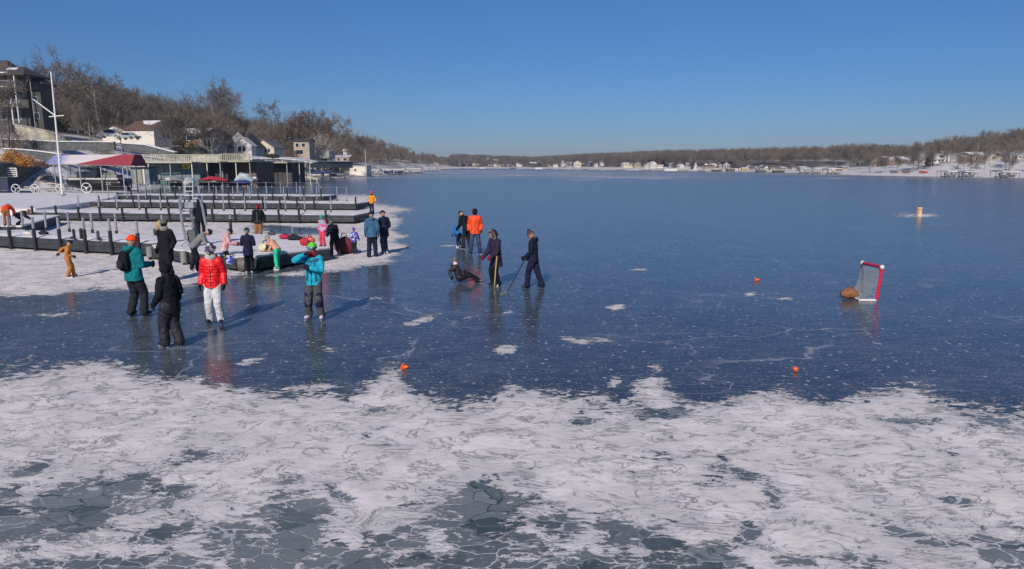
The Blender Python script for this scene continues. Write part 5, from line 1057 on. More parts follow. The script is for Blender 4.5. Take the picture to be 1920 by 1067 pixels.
# aluminium ladder standing up beyond
g0 = at(354, 369, 62); r = thing('aluminium_ladder', 'light aluminium ladder standing upright on the farthest dock', 'ladder', g0)
for px in (347, 361.5): MB().tube(at(px, 372, 62) - g0, at(px, 340, 62) - g0, .035, None, 6).build('rail', M_trim, r)
for py in (341, 350, 358.5, 366.5): MB().tube(at(347, py, 62) - g0, at(361.5, py, 62) - g0, .03, None, 6).build('rung', M_trim, r)
# flagpole
Yp = 74; g0 = at(117, 366, Yp); r = thing('flagpole', 'tall white flagpole with a slanting gaff and short yard by the shore', 'flagpole', g0)
V = lambda px, py: at(px, py, Yp) - g0
MB().tube((0, 0, -.3), V(95.5, 134) + Vector((V(117, 366).x - V(106, 200).x, 0, 0)) * 0, .12, .06, 10).build('pole', M_white, r)
t_ = V(103.5, 217); MB().tube(t_, V(62, 186), .06, .05, 8).build('gaff', M_white, r); MB().tube(V(92, 219), V(120, 216.5), .05, None, 8).build('yard', M_white, r); MB().tube((0, 0, -.02), (0, 0, .12), .35, None, 12).build('base', M_steel, r)

# ------------------------------------------------------------------ people
cloth = bpy.data.textures.new('cloth', 'CLOUDS'); cloth.noise_scale = .09; cloth.noise_depth = 2
def ik(a, b, l1, l2, pole):
    a, b = Vector(a), Vector(b); d = b - a; L = min(d.length, (l1 + l2) * .999); dn = d.normalized(); b = a + dn * L
    x = (l1 * l1 - l2 * l2 + L * L) / (2 * L); h = math.sqrt(max(0, l1 * l1 - x * x)); pl = (Vector(pole) - dn * Vector(pole).dot(dn)).normalized()
    return a + dn * x + pl * h, b
def remesh(o, vox, disp=.0, sm=4):
    m_ = o.modifiers.new('fuse', 'REMESH'); m_.mode = 'VOXEL'; m_.voxel_size = vox; m_.use_smooth_shade = True
    s_ = o.modifiers.new('soft', 'SMOOTH'); s_.iterations = sm; s_.factor = .5
    if disp:
        d_ = o.modifiers.new('folds', 'DISPLACE'); d_.texture = cloth; d_.strength = disp; d_.mid_level = .5; d_.texture_coords = 'LOCAL'
def hand(mb, w, dirv, H, side, fat=1.0):
    """palm, four unequal fingers and a thumb, lightly curled"""
    d = Vector(dirv).normalized(); out = Vector((side, 0, 0)); out = (out - d * out.dot(d)).normalized(); fw = d.cross(out) * side
    if fw.y < 0: fw = -fw
    k = .0105 * H * fat
    mb.chain([w, w + d * .022 * H, w + d * .042 * H], [(1.5 * k, k * 1.2), (2.2 * k, k * 1.15), (2.2 * k, k * 1.05)], 8, fw)
    for i, ln in enumerate((.040, .046, .043, .033)):
        b0 = w + d * .042 * H + fw * (1.7 - i * 1.13) * k; c1 = b0 + d * ln * .5 * H - out * .004 * H; c2 = c1 + (d * .85 - out * .6).normalized() * ln * .5 * H
        mb.chain([b0 - d * .01 * H, c1, c2], [k * .62, k * .58, k * .48], 6)
    t0 = w + d * .012 * H + fw * 1.6 * k; mb.chain([t0, t0 + (d * .7 + fw * .8).normalized() * .02 * H, t0 + (d * .95 + fw * .45).normalized() * .038 * H], [k * .75, k * .66, k * .5], 6)
def person(label, foot, top=None, H=None, yaw=180, lean=0, side=0, hp=0, turn=0, aR=(.05, .03, -.30), aL=(-.05, .03, -.30), fR=(.065, 0), fL=(-.065, 0), jacket=None, pants=None, coat=.03, bulk=1.0,
           hat='beanie', hatm=None, pom=None, glove=None, boots='skate', bootm=None, z0=0.0, hipz=None, child=False, face=True, goggles=False, legb=1.0, band=None, scarf=None, hood=None, kneepatch=None, loc=None, face_m=None, pR=None, pL=None, zipm=None):
    g = Vector(loc) if loc is not None else G(foot[0], foot[1], z0)
    sole = .055 if boots == 'skate' else .02
    if H is None: H = at(foot[0], top, g.y).z - z0
    Hb = H - sole if not child else H - sole
    K = 1.22 if child else 1.10     # bigger head for children
    r = thing('person', label, 'person', g, R(yaw)); q = Hb
    hz = (hipz * q if hipz is not None else .50 * q) + sole
    pel = Vector((0, 0, hz)); sdv = Vector((math.sin(R(side)), math.sin(R(lean)) * math.cos(R(side)), math.cos(R(lean)) * math.cos(R(side)))).normalized()
    xr = Vector((1, 0, 0)); xr = (xr - sdv * xr.dot(sdv)).normalized(); fwd = sdv.cross(xr) * 1.0
    if fwd.y < 0 and abs(lean) < 90: fwd = -fwd
    shc = pel + sdv * .30 * q; nk = pel + sdv * .345 * q; hd = (sdv * math.cos(R(hp)) + fwd * math.sin(R(hp))).normalized(); hdc = nk + hd * (.075 * q * K)
    hf = (fwd * math.cos(R(hp)) - sdv * math.sin(R(hp))).normalized(); hf = Matrix.Rotation(R(turn), 3, hd) @ hf; hx = hf.cross(hd)
    shw = (.098 if not child else .092) * q
    J = {}
    for sgn, nm, ho in ((1, 'R', aR), (-1, 'L', aL)):
        s_ = shc + xr * sgn * shw - sdv * .012 * q; t_ = s_ + Vector((ho[0] * (.55 if abs(ho[0]) < .1 else .9), ho[1], ho[2])) * q; el, hn = ik(s_, t_, .165 * q, .15 * q, Vector(pR) if (pR and nm == 'R') else Vector(pL) if (pL and nm == 'L') else -fwd * .9 + xr * sgn * .18 + Vector((0, 0, -.5))); J['s' + nm], J['e' + nm], J['h' + nm] = s_, el, hn
    for sgn, nm, fo in ((1, 'R', fR), (-1, 'L', fL)):
        h_ = pel + Vector((sgn * .048 * q, 0, -.01 * q)); t_ = Vector((fo[0] * q, fo[1] * q, sole + .045 * q + (fo[2] * q if len(fo) > 2 else 0))); kn, an = ik(h_, t_, .235 * q, .225 * q, Vector((0, 1, .15))); J['p' + nm], J['k' + nm], J['a' + nm] = h_, kn, an
    bk = bulk
    # body
    b = MB(); hr = .052 * q * K
    b.chain([pel, pel + sdv * .12 * q, pel + sdv * .24 * q, shc], [(.075 * q, .05 * q), (.066 * q, .048 * q), (.08 * q, .055 * q), (.07 * q, .045 * q)], 12, xr); b.chain([shc, nk, hdc - hd * .03 * q], [.035 * q, .03 * q, .03 * q], 10)
    b.ball(hdc, (hr * .88, hr, hr * 1.18), 16, 12, Matrix((hx, hf, hd)).transposed()); b.chain([hdc - hd * hr * .5 + hf * hr * .25, hdc - hd * hr * .95 + hf * hr * .45], [hr * .62, hr * .42], 10)
    b.chain([hdc + hf * hr * .88 + hd * hr * .12, hdc + hf * hr * 1.14 - hd * hr * .22], [hr * .11, hr * .18], 6)
    for sx in (-1, 1): b.ball(hdc + hx * sx * hr * .88, (hr * .12, hr * .22, hr * .28), 8, 6)
    for nm in 'RL':
        b.chain([J['s' + nm], J['e' + nm], J['h' + nm]], [.03 * q, .023 * q, .018 * q], 10); b.chain([J['p' + nm], J['k' + nm], J['a' + nm]], [.05 * q, .034 * q, .024 * q], 10)
        if not glove: hand(b, J['h' + nm], J['h' + nm] - J['e' + nm], q, 1 if nm == 'R' else -1)
    o = b.build('body', face_m or M_skin, r, True); remesh(o, .0075 * q / 1.0 if H > 1.3 else .0075, 0, 2)
    if face:
        for sx in (-1, 1): MB().ball(hdc + hf * hr * .90 + hx * sx * hr * .36 + hd * hr * .18, hr * .12, 8, 6).build('eye', M_dark, r, True)
        MB().chain([hdc + hf * hr * 1.0 + hx * hr * .22 - hd * hr * .48, hdc + hf * hr * 1.0 - hx * hr * .22 - hd * hr * .48], [hr * .06, hr * .06], 6).build('mouth', mat('lips', (.25, .08, .07), .5, .1, 3, 0), r)
    # jacket
    b = MB(); c0_ = pel - sdv * coat * q
    if hipz is not None and hipz < .3: c0_ = pel + sdv * .02 * q
    hemr = (.098 * q * bk * (1 + coat * .6), .077 * q * bk * (1 + coat * .6))
    b.path([c0_ - sdv * .012 * q, c0_, pel + sdv * .04 * q, pel + sdv * .13 * q], [hemr, hemr, (.096 * q * bk, .076 * q * bk), (.088 * q * bk, .069 * q * bk)], 18, True, xr)
    b.chain([pel + sdv * .095 * q, pel + sdv * .11 * q, pel + sdv * .14 * q, pel + sdv * .24 * q, shc + sdv * .005 * q, nk - sdv * .008 * q], [(.09 * q * bk, .07 * q * bk), (.095 * q * bk, .074 * q * bk), (.092 * q * bk, .070 * q * bk), (.097 * q * bk, .073 * q * bk), (.080 * q * bk, .060 * q * bk), (.046 * q, .046 * q)], 18, xr)
    for nm in 'RL':
        e = J['e' + nm]; s_ = J['s' + nm]; h_ = J['h' + nm]
        b.chain([s_ - xr * (.01 * q if nm == 'R' else -.01 * q), s_.lerp(e, .5), e, e.lerp(h_, .55), h_ - (h_ - e).normalized() * .01 * q], [.050 * q * bk, .045 * q * bk, .040 * q * bk, .037 * q * bk, .030 * q * bk], 12)
    if hood or (hat == 'hood'):
        if hat == 'hood': b.ball(hdc - hf * hr * .22 + hd * hr * .05, (hr * 1.12, hr * 1.02, hr * 1.32), 16, 12, Matrix((hx, hf, hd)).transposed())
        else: b.chain([nk - fwd * .055 * q - xr * .035 * q, nk - fwd * .068 * q - sdv * .02 * q, nk - fwd * .055 * q + xr * .035 * q], [.032 * q, .038 * q, .032 * q], 10)
    o = b.build('jacket', jacket, r, True); remesh(o, .011 if H > 1.3 else .009, .030 * (1 if H > 1.3 else .7), 2)
    # trousers
    b = MB(); lb = legb
    b.chain([pel + sdv * .05 * q, pel - Vector((0, 0, .01 * q))], [(.088 * q, .064 * q), (.088 * q, .068 * q)], 14, xr)
    for nm in 'RL':
        p_, k_, a_ = J['p' + nm], J['k' + nm], J['a' + nm]; an_ = a_ + (a_ - k_).normalized() * .012 * q
        b.chain([p_, p_.lerp(k_, .5), k_, k_.lerp(a_, .5), an_], [.060 * q * lb, .054 * q * lb, .047 * q * lb, .044 * q * lb, .045 * q * lb], 12)
    o = b.build('trousers', pants, r, True); remesh(o, .011 if H > 1.3 else .009, .036 * (1 if H > 1.3 else .7), 2)
    if kneepatch:
        for nm in 'RL': MB().chain([J['p' + nm].lerp(J['k' + nm], .72), J['k' + nm].lerp(J['a' + nm], .35)], [.0535 * q * lb, .0515 * q * lb], 14).build('knee_patch', kneepatch, r, True)
    # boots
    for nm in 'RL':
        a_ = J['a' + nm]; sh_d = (a_ - J['k' + nm]).normalized(); fd = Vector((0, 1, 0)) if a_.z < .25 * H and abs(sh_d.z) > .5 else Vector((0, .25, 1)).normalized(); up = Vector((0, 0, 1)) if fd.y > .9 else Vector((0, -1, 0))
        rot = Matrix.Rotation(R(-14 if nm == 'R' else 14), 3, 'Z'); fd = rot @ fd; bt_ = a_ - up * .026 * q
        b = MB().chain([bt_ - fd * .022 * q, bt_ + fd * .025 * q, bt_ + fd * .078 * q], [(.027 * q, .030 * q), (.028 * q, .027 * q), (.026 * q, .019 * q)], 12, Vector(rot @ Vector((1, 0, 0)))); b.chain([a_ - up * .01 * q, a_ + (J['k' + nm] - a_).normalized() * .05 * q], [.030 * q, .033 * q], 12)
        o = b.build('skate' if boots == 'skate' else 'boot', bootm or M_dark, r, True)
        if boots == 'skate':
            c_ = bt_ + fd * .03 * q - up * (.026 * q + .026); ang = math.atan2(fd.y, fd.x)
            if fd.y > .5: MB().box(c_.x, c_.y, c_.z + .012, .135 * q, .010, .030, ang).box(c_.x, c_.y, c_.z - .011, .15 * q, .005, .022, ang).build('blade', M_white if bootm else M_steel, o)
    if glove:
        for nm in 'RL':
            b = MB(); hand(b, J['h' + nm], J['h' + nm] - J['e' + nm], q, 1 if nm == 'R' else -1, 1.45); b.chain([J['h' + nm].lerp(J['e' + nm], .12), J['h' + nm]], [.027 * q, .024 * q], 10); b.build('glove', glove, r, True)
    # headgear
    Mr = Matrix((hx, hf, hd)).transposed()
    if hat in ('beanie', 'helmet', 'balaclava'):
        b = MB(); k_ = 1.14 if hat == 'helmet' else 1.09
        b.ball(hdc + hd * hr * .10 - hf * hr * .05, (hr * k_ * .96, hr * k_ * 1.04, hr * k_ * 1.22), 18, 10, Mr, 4 if hat != 'balaclava' else -50, 90)
        o = b.build('helmet' if hat == 'helmet' else 'hat', hatm, r, True); c_ = hdc + hd * hr * .20 - hf * hr * .05
        if hat == 'beanie': MB().path([c_ + (hx * math.cos(t2) * hr * 1.03 + hf * math.sin(t2) * hr * 1.11) for t2 in [k2 * .3927 for k2 in range(16)]], hr * .16, 6, False, None, True).build('brim', band or hatm, o, True)
        if hat == 'balaclava':
            MB().ball(hdc - hd * hr * .3 + hf * hr * .1, (hr * 1.02, hr * 1.02, hr * .95), 14, 8, Mr).build('face_cover', hatm, o, True)
        if pom: MB().ball(hdc + hd * hr * 1.5, hr * .42, 10, 8).build('pompom', pom, o, True)
    if hat == 'hair': MB().ball(hdc + hd * hr * .12 - hf * hr * .18, (hr * 1.0, hr * 1.03, hr * 1.18), 16, 10, Mr).build('hair', hatm, r, True)
    if hat == 'furhood':
        c_ = hdc + hf * hr * .42; rnd = random.Random(3); fb = MB()
        MB().ball(hdc - hf * hr * .3, (hr * 1.35, hr * 1.2, hr * 1.5), 16, 12, Mr).build('hood', jacket, r, True)
        for i in range(700):
            t2 = rnd.uniform(0, 6.283); c2 = c_ + hx * math.cos(t2) * hr * 1.25 + hd * math.sin(t2) * hr * 1.5; dr_ = (rvec(rnd) + (c2 - c_) / hr * .5 + hf * .3).normalized() * hr * .42; sd2 = dr_.cross(rvec(rnd)).normalized() * hr * .06
            fb.add([c2 - sd2, c2 + sd2, c2 + dr_], [(0, 1, 2)])
        fb.build('fur_trim', hatm, r)
    if scarf: MB().chain([nk - xr * .02 * q + fwd * .015 * q, nk + xr * .02 * q + fwd * .015 * q], [.052 * q, .052 * q], 14).build('scarf', scarf, r, True)
    if zipm:
        MB().chain([pel - sdv * (coat - .01) * q + fwd * .079 * q * bk, pel + sdv * .14 * q + fwd * .072 * q * bk, shc - sdv * .03 * q + fwd * .070 * q * bk], [.0055 * q] * 3, 6).build('zip', zipm, r, True)
        for sx in (-1, 1): MB().chain([pel + sdv * .06 * q + xr * sx * .055 * q + fwd * .068 * q * bk, pel + sdv * .02 * q + xr * sx * .072 * q + fwd * .060 * q * bk], [.006 * q] * 2, 6).build('pocket', zipm, r, True)
    if goggles:
        c_ = hdc + hd * hr * .28; gb = MB().path([c_ + Mr @ Vector((math.cos(t2) * hr * 1.1, math.sin(t2) * hr * 1.16, 0)) for t2 in [k2 * .3927 for k2 in range(16)]], hr * .14, 6, False, None, True).build('goggle_strap', M_dark, r, True)
        MB().chain([c_ + hf * hr * 1.0 - hx * hr * .42, c_ + hf * hr * 1.0 + hx * hr * .42], [hr * .36, hr * .36], 10).build('goggles', mat('goggle_lens', (.10, .25, .30), .15, .2, 4, 0), r, True)
    J.update(nk=nk, sdv=sdv, fwd=fwd, xr=xr, q=q, hdc=hdc, pel=pel, shc=shc)
    r.update_tag(); mw = Matrix.Translation(g) @ Matrix.Rotation(R(yaw), 4, 'Z')
    return r, J, mw
cl = lambda n, c, ro=.8, v=.15: mat(n, c, ro, v, 9, .35, 30)
K_black = cl('black_fabric', (.008, .009, .014)); K_navy = cl('navy_fabric', (.012, .016, .042)); K_char = cl('charcoal_fabric', (.020, .022, .030)); K_grey = cl('mid_grey_fabric', (.20, .205, .21)); K_dgrey = cl('dark_grey_fabric', (.075, .078, .085))
K_teal = cl('teal_fabric', (.005, .17, .19)); K_red = mat_pattern('quilted_red_nylon', [(.78, .008, .010), (.66, .006, .008)], 4.2, kind='quilt', rough=.45); K_white = cl('white_ski_fabric', (.58, .60, .62)); K_orange = cl('bright_orange_knit', (.85, .075, .01))
K_ochre = mat_pattern('quilted_ochre', [(.50, .20, .03), (.36, .13, .02)], 4, kind='quilt'); K_blue = cl('slate_blue_fabric', (.045, .12, .22)); K_cyan = cl('bright_cyan_fabric', (.015, .36, .50)); K_peach = cl('peach_fabric', (.60, .32, .22)); K_green = cl('mint_green_fabric', (.03, .50, .28))
K_pink = mat_pattern('pink_camouflage', [(.62, .24, .25), (.70, .42, .42), (.50, .38, .40), (.68, .50, .50)], 11); K_rainbow = mat_pattern('pink_teal_print', [(.75, .06, .22), (.16, .40, .48), (.45, .40, .50), (.75, .12, .25)], 12); K_bluecheck = mat_pattern('blue_white_print', [(.02, .03, .35), (.55, .58, .72), (.03, .05, .30)], 16)
K_yellow = cl('orange_yellow_fabric', (.78, .30, .01)); K_brownp = cl('brown_canvas', (.28, .12, .045)); K_jean = cl('dark_denim', (.03, .05, .10)); K_purple = cl('dark_purple_fabric', (.045, .02, .05)); K_hot = cl('hot_pink_knit', (.65, .05, .12)); K_fur = cl('grey_beige_fur', (.34, .29, .25)); K_lime = cl('lime_green_knit', (.12, .60, .06)); K_tealk = cl('teal_knit', (.03, .33, .30)); K_rblue = cl('royal_blue_fleece', (.03, .03, .45)); K_dkred = cl('dark_red_knit', (.20, .015, .03)); K_plaid = mat_pattern('dark_plaid', [(.008, .008, .012), (.022, .020, .030)], 30, kind='check'); K_skew = cl('white_skate_leather', (.62, .52, .62), .5); K_hatgrey = cl('grey_knit', (.13, .13, .12)); K_furw = cl('white_knit', (.6, .58, .56)); K_obright = cl('bright_orange_shell', (.85, .07, .005), .6)

# foreground figures
r1, J1, W1 = person('person in teal jacket and orange beanie seen from behind, backpack on', (258, 594), 441, yaw=-20, hp=14, jacket=K_teal, pants=K_char, hat='beanie', hatm=K_orange, bulk=1.18, coat=.05, hood=True, glove=K_black, aR=(.02, .17, -.16), aL=(.04, .17, -.18), fR=(.085, .03), fL=(-.075, -.02), boots='skate', legb=1.12)
r2, J2, W2_ = person('person in black hooded snowsuit turned away, nearest to the camera on the left', (326, 651), 492, yaw=62, lean=2, hp=26, jacket=K_black, pants=K_plaid, hat='hood', bulk=1.12, coat=.09, glove=K_black, aR=(.06, .05, -.29), aL=(-.06, .10, -.28), fR=(.055, -.04), fL=(-.06, .07), boots='skate', legb=1.32, face=False)
r3, J3, W3_ = person('person in bright red quilted jacket and white ski pants', (405, 607), 459, yaw=186, hp=18, jacket=K_red, zipm=K_dkred, pants=K_white, hat='beanie', hatm=mat_pattern('purple_white_knit', [(.03, .015, .05), (.05, .03, .09), (.4, .35, .4)], 22), pom=K_furw, glove=K_char, scarf=cl('pale_grey_hood', (.42, .41, .39)), aR=(.085, .03, -.29), aL=(-.085, .03, -.29), fR=(.07, -.01), fL=(-.075, .03), legb=1.08, bulk=1.12, coat=.035, bootm=None, hood=True, face_m=cl('grey_face_scarf', (.30, .27, .25)), face=False)
r4, J4, W4 = person('person in cyan ski jacket, goggles and green hat with raised hand', (592, 600), 455, yaw=176, hp=6, jacket=K_cyan, zipm=K_navy, pants=K_dgrey, hat='beanie', hatm=K_lime, band=K_black, goggles=True, glove=K_navy, aR=(-.07, .13, .07), aL=(.10, .13, -.10), pR=(1, .2, -.5), pL=(-.8, -.1, -1), fR=(.085, 0), fL=(-.085, 0), legb=1.05, bulk=1.10, kneepatch=K_navy, bootm=K_skew, coat=.04, scarf=K_dkred)
ti = MB().box(0, 0, 0, .01, .01, .01)
def band_part(root, J, a, b_, rad, m, name='stripe'):
    q_ = J['q']; MB().chain([a, b_], [rad * q_, rad * q_], 12).build(name, m, root, True)
K_dcy = cl('dark_teal_blue_panel', (.008, .10, .19))
f_ = J4['fwd']; q_ = J4['q']
for sx in (-1, 1):
    band_part(r4, J4, J4['pel'] + J4['xr'] * sx * .055 * q_ + f_ * .066 * q_, J4['shc'] + J4['xr'] * sx * .045 * q_ + f_ * .066 * q_ - J4['sdv'] * .05 * q_, .012, K_dcy)
MB().chain([J4['shc'] - J4['xr'] * .085 * q_ + f_ * .035 * q_ - J4['sdv'] * .02 * q_, J4['shc'] + f_ * .065 * q_ - J4['sdv'] * .04 * q_, J4['shc'] + J4['xr'] * .085 * q_ + f_ * .035 * q_ - J4['sdv'] * .02 * q_], [.03 * q_, .024 * q_, .03 * q_], 10).build('chest_panel', K_dcy, r4, True)
person('person standing in all black coat with grey cap behind the hooded snowsuit', (317, 527), 411, yaw=172, hp=6, jacket=K_black, pants=K_black, hat='helmet', hatm=K_hatgrey, bulk=1.06, coat=.16, glove=K_black, aR=(.07, .03, -.28), aL=(-.06, .06, -.27), scarf=K_grey, legb=1.2, face_m=K_black, face=False)
person('child in ochre snowsuit skating with one arm held out', (131, 521), 451, yaw=-62, lean=6, hp=26, child=True, jacket=K_ochre, pants=K_ochre, hat='helmet', hatm=K_char, bulk=1.08, coat=.02, aR=(.05, .10, -.22), aL=(-.06, -.24, -.14), glove=K_char, fR=(.07, -.03), fL=(-.06, .10), legb=1.15, bootm=K_char)
# at the platform
person('adult in grey jacket bending over the platform edge with white skates', (366, 510), H=1.72, yaw=-66, lean=42, hp=30, jacket=K_grey, pants=K_black, hat='beanie', hatm=K_char, glove=None, aR=(.05, .16, -.26), aL=(-.02, .18, -.24), fR=(.10, .05), fL=(-.10, -.06), bootm=K_skew, bulk=1.1, coat=.03)
person('child in pink camouflage jacket and dark helmet standing at the platform', (424, 505), H=1.45, yaw=-72, lean=14, hp=26, child=True, jacket=K_pink, pants=K_black, hat='helmet', hatm=K_char, hood=True, aR=(.02, .22, -.16), aL=(-.02, .20, -.20), glove=K_dkred, bulk=1.18, coat=.05)
person('person in long navy coat with teal headband and pale skates', (468, 514), 427, yaw=12, hp=6, jacket=K_navy, pants=K_black, hat='beanie', hatm=K_char, band=K_tealk, aR=(.04, .15, -.17), aL=(-.02, .17, -.12), glove=K_black, bulk=1.05, coat=.10, bootm=K_skew)
person('child in peach jacket and green pants crouching over a backpack', (522, 505), H=1.38, yaw=62, lean=48, hp=14, child=True, jacket=K_peach, pants=K_green, hat='helmet', hatm=cl('mint_helmet', (.12, .40, .33), .4), aR=(.0, .16, -.24), aL=(.02, .16, -.24), glove=None, bulk=1.08, fR=(.08, .08), fL=(-.12, -.08), bootm=K_skew, coat=.02, legb=1.1)
person('man in black jacket and brown pants standing behind the platform facing the camera', (487, 441), H=1.85, yaw=180, hp=10, jacket=K_black, pants=K_brownp, hat='balaclava', hatm=K_dkred, glove=None, aR=(.08, .05, -.26), aL=(-.08, .05, -.26), bulk=1.22, coat=.0, zipm=K_grey, z0=0, loc=G(487, 454.5, 0), boots='boot')
person('child in pink and teal printed snowsuit with teal hat standing on the platform', (606, 461), H=1.22, yaw=165, hp=12, child=True, jacket=K_rainbow, pants=K_hot, hat='beanie', hatm=K_tealk, aR=(.05, .05, -.26), aL=(-.06, .06, -.26), glove=K_hot, z0=0, bulk=1.1, loc=G(606, 462, .52), boots='boot')
person('adult in black coat leaning toward the child in the printed snowsuit', (629, 481), 409, yaw=38, lean=22, hp=34, jacket=K_black, pants=K_char, hat='balaclava', hatm=cl('grey_brown_cap', (.12, .10, .08)), aR=(.05, .10, -.27), aL=(-.02, .14, -.25), glove=None, bulk=1.22, coat=.10, legb=1.15, fR=(.10, -.03), fL=(-.09, .04))
person('small child in blue and white jacket with red bobble hat', (665, 477), 428, yaw=20, hp=4, child=True, jacket=K_bluecheck, pants=K_char, hat='beanie', hatm=K_rblue, band=K_rblue, pom=K_hot, aR=(.12, .05, -.24), aL=(-.07, .03, -.26), glove=K_black, bulk=1.2, coat=.03)
person('tall adult in slate blue jacket seen from behind beside the dark coated skater', (699, 482), 396, yaw=14, hp=10, jacket=K_blue, pants=K_navy, hat='beanie', hatm=K_navy, aR=(.08, .03, -.29), aL=(-.07, .04, -.29), glove=K_black, bulk=1.16, coat=.05, hood=True, boots='boot', fR=(.07, 0), fL=(-.08, -.02), legb=1.12)
person('skater in dark navy coat and white skates right of the slate blue jacket', (722, 477), 394, yaw=38, hp=26, lean=3, jacket=K_navy, pants=K_jean, hat='beanie', hatm=K_navy, aR=(.05, .12, -.22), aL=(-.02, .12, -.24), glove=K_black, bulk=1.08, coat=.09, bootm=K_skew, fR=(.06, .02), fL=(-.05, -.02), legb=.95)
person('child in orange yellow jacket and pink helmet skating beyond the dock ends', (698, 401), 359, yaw=172, hp=8, child=True, jacket=K_yellow, zipm=K_brownp, pants=K_navy, hat='helmet', hatm=K_hot, aR=(.07, .03, -.27), aL=(-.14, .05, -.25), glove=K_black, bulk=1.08, coat=.04, scarf=K_black)
person('person in bright orange jacket bending down on the cross dock at the left edge', (14, 424), H=1.6, yaw=25, lean=70, hp=20, jacket=K_obright, pants=K_brownp, hat='beanie', hatm=K_char, aR=(.05, .12, -.26), aL=(-.05, .12, -.26), glove=K_black, bulk=1.15, coat=.02, loc=G(14, 424, .57), boots='boot')
person('child in dark grey brown jacket crouching beside the bright orange jacket', (30, 420), H=1.35, yaw=-60, lean=60, hp=20, hipz=.34, child=True, jacket=K_purple, pants=K_char, hat='beanie', hatm=K_brownp, aR=(.02, .15, -.24), aL=(-.02, .15, -.24), glove=K_black, bulk=1.2, loc=G(33, 422, .57), boots='boot')
person('person in black hood and coat standing behind the steel ladder', (378, 441), H=1.75, yaw=20, hp=5, jacket=K_black, pants=K_black, hat='hood', aR=(.06, .05, -.28), aL=(-.06, .05, -.28), glove=K_black, bulk=1.25, coat=.14, loc=G(378, 441, .52), face=False, boots='boot')
# hockey group
person('child in bright blue jacket bending beside the two standing adults', (861, 464), H=1.15, yaw=40, lean=50, hp=20, child=True, jacket=cl('bright_blue_fabric', (.02, .16, .48)), pants=K_navy, hat='hood', aR=(.02, .14, -.25), aL=(-.04, .10, -.27), glove=K_black, bulk=1.1, bootm=K_skew, face=False)
person('adult in black jacket stooping behind the skater in the orange jacket', (876, 467), H=1.78, yaw=48, lean=26, hp=24, jacket=K_black, pants=K_char, hat='beanie', hatm=K_black, aR=(.06, .08, -.27), aL=(-.04, .10, -.27), glove=K_black, bulk=1.18, coat=.08, fR=(.10, 0), fL=(-.08, .05), legb=1.1)
person('skater in plain orange jacket and jeans with a black balaclava', (891, 477), 391, yaw=182, hp=6, jacket=K_obright, zipm=K_black, pants=K_jean, hat='balaclava', hatm=K_black, aR=(.08, .04, -.27), aL=(-.075, .04, -.27), glove=K_black, bulk=1.16, coat=.05, fR=(.10, .02), fL=(-.11, 0), bootm=K_navy, face=False, face_m=K_black)
person('skater fallen on the ice, sitting and leaning back with legs out', (862, 530), H=1.45, yaw=-84, lean=-18, hp=24, hipz=.06, jacket=mat_pattern('black_floral_fabric', [(.010, .010, .014), (.02, .015, .025), (.05, .04, .045)], 14), pants=K_black, hat='beanie', hatm=K_hatgrey, aR=(.12, -.10, -.20), aL=(.0, .17, -.14), glove=K_black, fR=(.09, .40, -.03), fL=(-.07, .38, .0), coat=.02, bulk=1.18, hood=True, bootm=K_purple, scarf=K_furw)
r5, J5, W5 = person('skater in dark coat with fur trimmed hood holding a yellow hockey stick', (930, 536), 430, yaw=128, lean=4, hp=22, jacket=cl('dark_plum_navy_fabric', (.03, .02, .05)), pants=K_black, hat='furhood', hatm=K_fur, aR=(.01, .16, -.26), aL=(-.03, .16, -.25), glove=K_dkred, bulk=1.22, coat=.14, fR=(.06, .02), fL=(-.05, -.02), boots='boot')
r6, J6, W6 = person('skater in dark beanie striding left with a black hockey stick', (1000, 540), 431, yaw=72, lean=2, hp=28, jacket=cl('very_dark_navy_fabric', (.012, .013, .028)), pants=K_navy, hat='beanie', hatm=cl('grey_maroon_knit', (.07, .045, .055)), pom=K_black, band=cl('muted_red_band', (.22, .09, .10)), aR=(.0, .10, -.27), aL=(.04, .12, -.26), glove=K_black, bulk=1.1, coat=.03, fR=(.05, -.14), fL=(-.04, .10), legb=1.12, boots='boot', hood=True)
def stick(label, top, heel, tip, m1, m2):
    h = Vector(heel); r = thing('hockey_stick', label, 'hockey stick', h); t_ = Vector(top) - h; b_ = Vector(tip) - h
    s_ = MB().path([(0, 0, .02), t_], [(.018, .013)] * 2, 6).build('shaft', m1, r); MB().path([t_ * .93, t_], .022, 8).build('grip', M_dark, s_); w_ = Vector((0, 0, .03)); up = Vector((0, 0, .07))
    MB().add([Vector((0, 0, .005)), b_ + Vector((0, 0, .0)), b_ + up, up * .95, Vector((0, .012, .005)), b_ + Vector((0, .012, 0)), b_ + up + Vector((0, .012, 0)), up * .95 + Vector((0, .012, 0))], [(0, 1, 2, 3), (7, 6, 5, 4), (0, 4, 5, 1), (1, 5, 6, 2), (2, 6, 7, 3), (3, 7, 4, 0)]).build('blade', m2, r)
hy = (W5 @ J5['hL']); stick('yellow wooden hockey stick held upright by the fur hooded skater', at(932, 475, hy.y - .12), G(927, 537), G(934, 538), mat('yellow_wood', (.62, .50, .24), .5, .1, 8, 0), M_trim)
hy = (W6 @ J6['hL']); stick('black hockey stick with a white blade held by the striding skater', hy + Vector((.06, 0, .06)), G(951, 549), G(938, 555), M_dark, M_trim)
